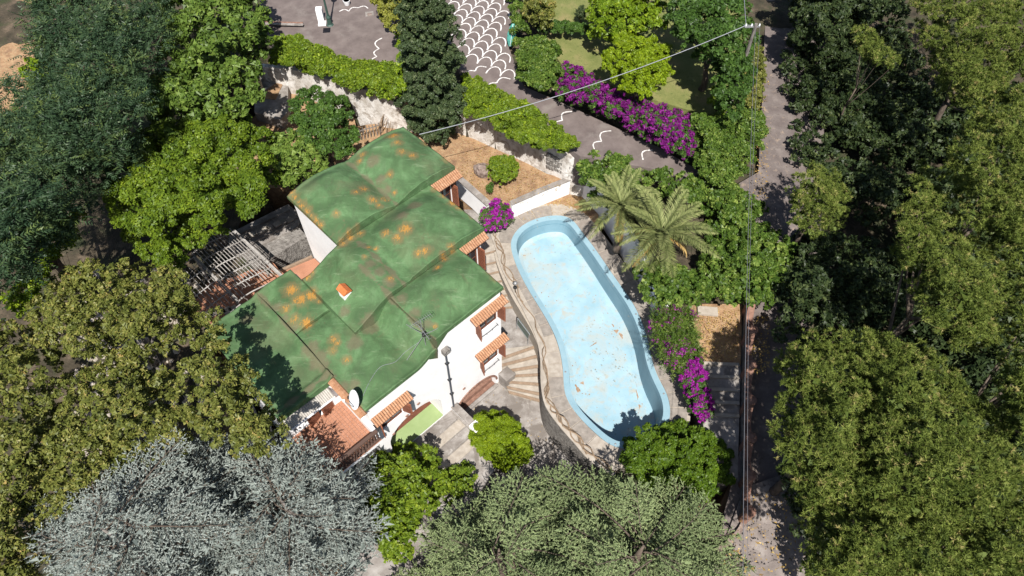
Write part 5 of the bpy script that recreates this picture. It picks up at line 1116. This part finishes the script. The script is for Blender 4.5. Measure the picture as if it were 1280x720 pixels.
pb1 = P(814, 342, 1.6); palm('larger palm with spreading fronds right of the pool', Vector((pb1.x, pb1.y, 1.4)), 3.3, 36, 2.9, 4, (.05, .1))
pb2 = P(772, 305, 1.6); palm('smaller palm leaning behind, closer to the pool', Vector((pb2.x, pb2.y, 1.0)), 3.4, 30, 2.4, 6, (-.15, .2))
# ---------------------------------------------------------------- utility pole and cables
ph_ = P(944, 34, 9.3); up_ = thing('utility_pole', 'slim grey utility pole with cross frame beside the upper lane', 'utility pole', (ph_.x, ph_.y, 3.1))
obj('pole', MB().tube([Vector((ph_.x, ph_.y, 3.0)), Vector((ph_.x, ph_.y, 9.5))], [.13, .08], 10), M['barkgrey'], up_)
m = MB(); m.bar(ph_+Vector((-.55, 0, 0)), ph_+Vector((.25, .05, 0)), .06); m.bar(ph_+Vector((-.5, .3, -.1)), ph_+Vector((.2, .3, -.1)), .05); m.bar(ph_+Vector((-.5, 0, 0)), ph_+Vector((-.5, .35, -.1)), .05)
obj('crossarm', m, M['metal'], up_)
for dx in (-.5, -.2, .2): obj('insulator', MB().lathe(ph_+Vector((dx, .02, .03)), [(.03, 0), (.05, .05), (.03, .09), (.045, .13), (.01, .16)], 8), M['dish'], up_)
def wire(label, a, b, sag, r=.022):
    pts = [a.lerp(b, t)-Vector((0, 0, sag*4*t*(1-t))) for t in [i/24 for i in range(25)]]
    tag(obj('overhead_cable', MB().tube(pts, r, 5), M['cable2' if 'lane' in label else 'cable'], None, loc=a), label, 'cable', 'overhead cables')
wire('overhead cable running from the roof peak across the road to the pole', P(524, 168, 6.8), ph_+Vector((-.5, 0, .1)), .5, .02)
wire('left one of the two overhead cables running down along the lane', ph_+Vector((0, 0, .1)), P(928, 820, 7.5), .5, .010)
wire('right one of the two overhead cables running down along the lane', ph_+Vector((.22, 0, .1)), P(936, 820, 7.3), .9, .008)
wire('short overhead cable leaving the pole towards the top edge', ph_+Vector((-.5, 0, .1)), P(927, -140, 10), .3, .016)
# ---------------------------------------------------------------- ground litter
def litter(name, label, polys, n, mat, sz, z):
    V = []
    for pg_, zz in polys:
        pg = np.array(pg_, float); k = 0
        X = rng.uniform(pg[:, 0].min(), pg[:, 0].max(), n*3); Y = rng.uniform(pg[:, 1].min(), pg[:, 1].max(), n*3); ok = inpoly(X, Y, pg); X = X[ok][:n]; Y = Y[ok][:n]
        c = Pn(X, Y, np.full(len(X), zz)); V.append(c)
    c = np.concatenate(V); nr = nrmz(rng.normal(0, .35, c.shape)+np.array([0, 0, 1])); v = leaves(c, nr, sz*rng.uniform(.5, 1.4, len(c)), .6)
    o = add_leafmesh(name, v, 3, rng.random(len(c)), M[mat], None); tag(o, label, 'leaf litter', None, 'stuff')
litter('dry_leaves', 'dry straw and leaves scattered over the garden soil beds', [([(575,178),(590,175),(683,220),(705,234),(645,260),(608,256),(578,232)], 1.175), ([(872,388),(924,388),(922,452),(880,450)], 1.37), ([(660,265),(725,240),(735,270),(650,275)], .0)], 900, 'l_straw', .07, 1.17)
litter('dry_leaves', 'yellow fallen leaves lying along the lane edge', [([(937,395),(962,395),(962,460),(940,470)], 1.75), ([(950,60),(962,60),(960,250),(940,250)], 3.3), ([(930,620),(990,600),(1010,720),(900,720)], .4)], 260, 'l_straw', .1, 1.6)
litter('debris', 'small dead leaves blown onto the courtyard and stairs', [([(575,500),(625,478),(690,500),(700,560),(600,600)], -2.28), ([(700,300),(760,400),(800,480),(740,480)], -1.35)], 110, 'l_straw', .06, -2.28)
m = MB()
for k in range(420):
    x = random.gauss(120, 26)+(10 if k % 3 else 90); y = random.uniform(345, 560); p = P(x, y, 0); z = float(hill(np.array([p.x]), np.array([p.y]))[0]); r = random.uniform(.08, .28)
    q = [Vector((p.x+r*math.cos(i*1.05)*random.uniform(.7, 1.2), p.y+r*math.sin(i*1.05)*random.uniform(.7, 1.2), z-.1)) for i in range(6)]
    m.hexa(q, [Vector((p.x+(v.x-p.x)*.6, p.y+(v.y-p.y)*.6, z+r*random.uniform(.25, .6))) for v in q])
tag(obj('pale_rocks', m, M['joint'], None), 'pale broken rocks on the slope showing through gaps in the holm oaks', 'rocks', None, 'stuff')
print('foliage tris', CNT[0], 'objects', len(bpy.data.objects))
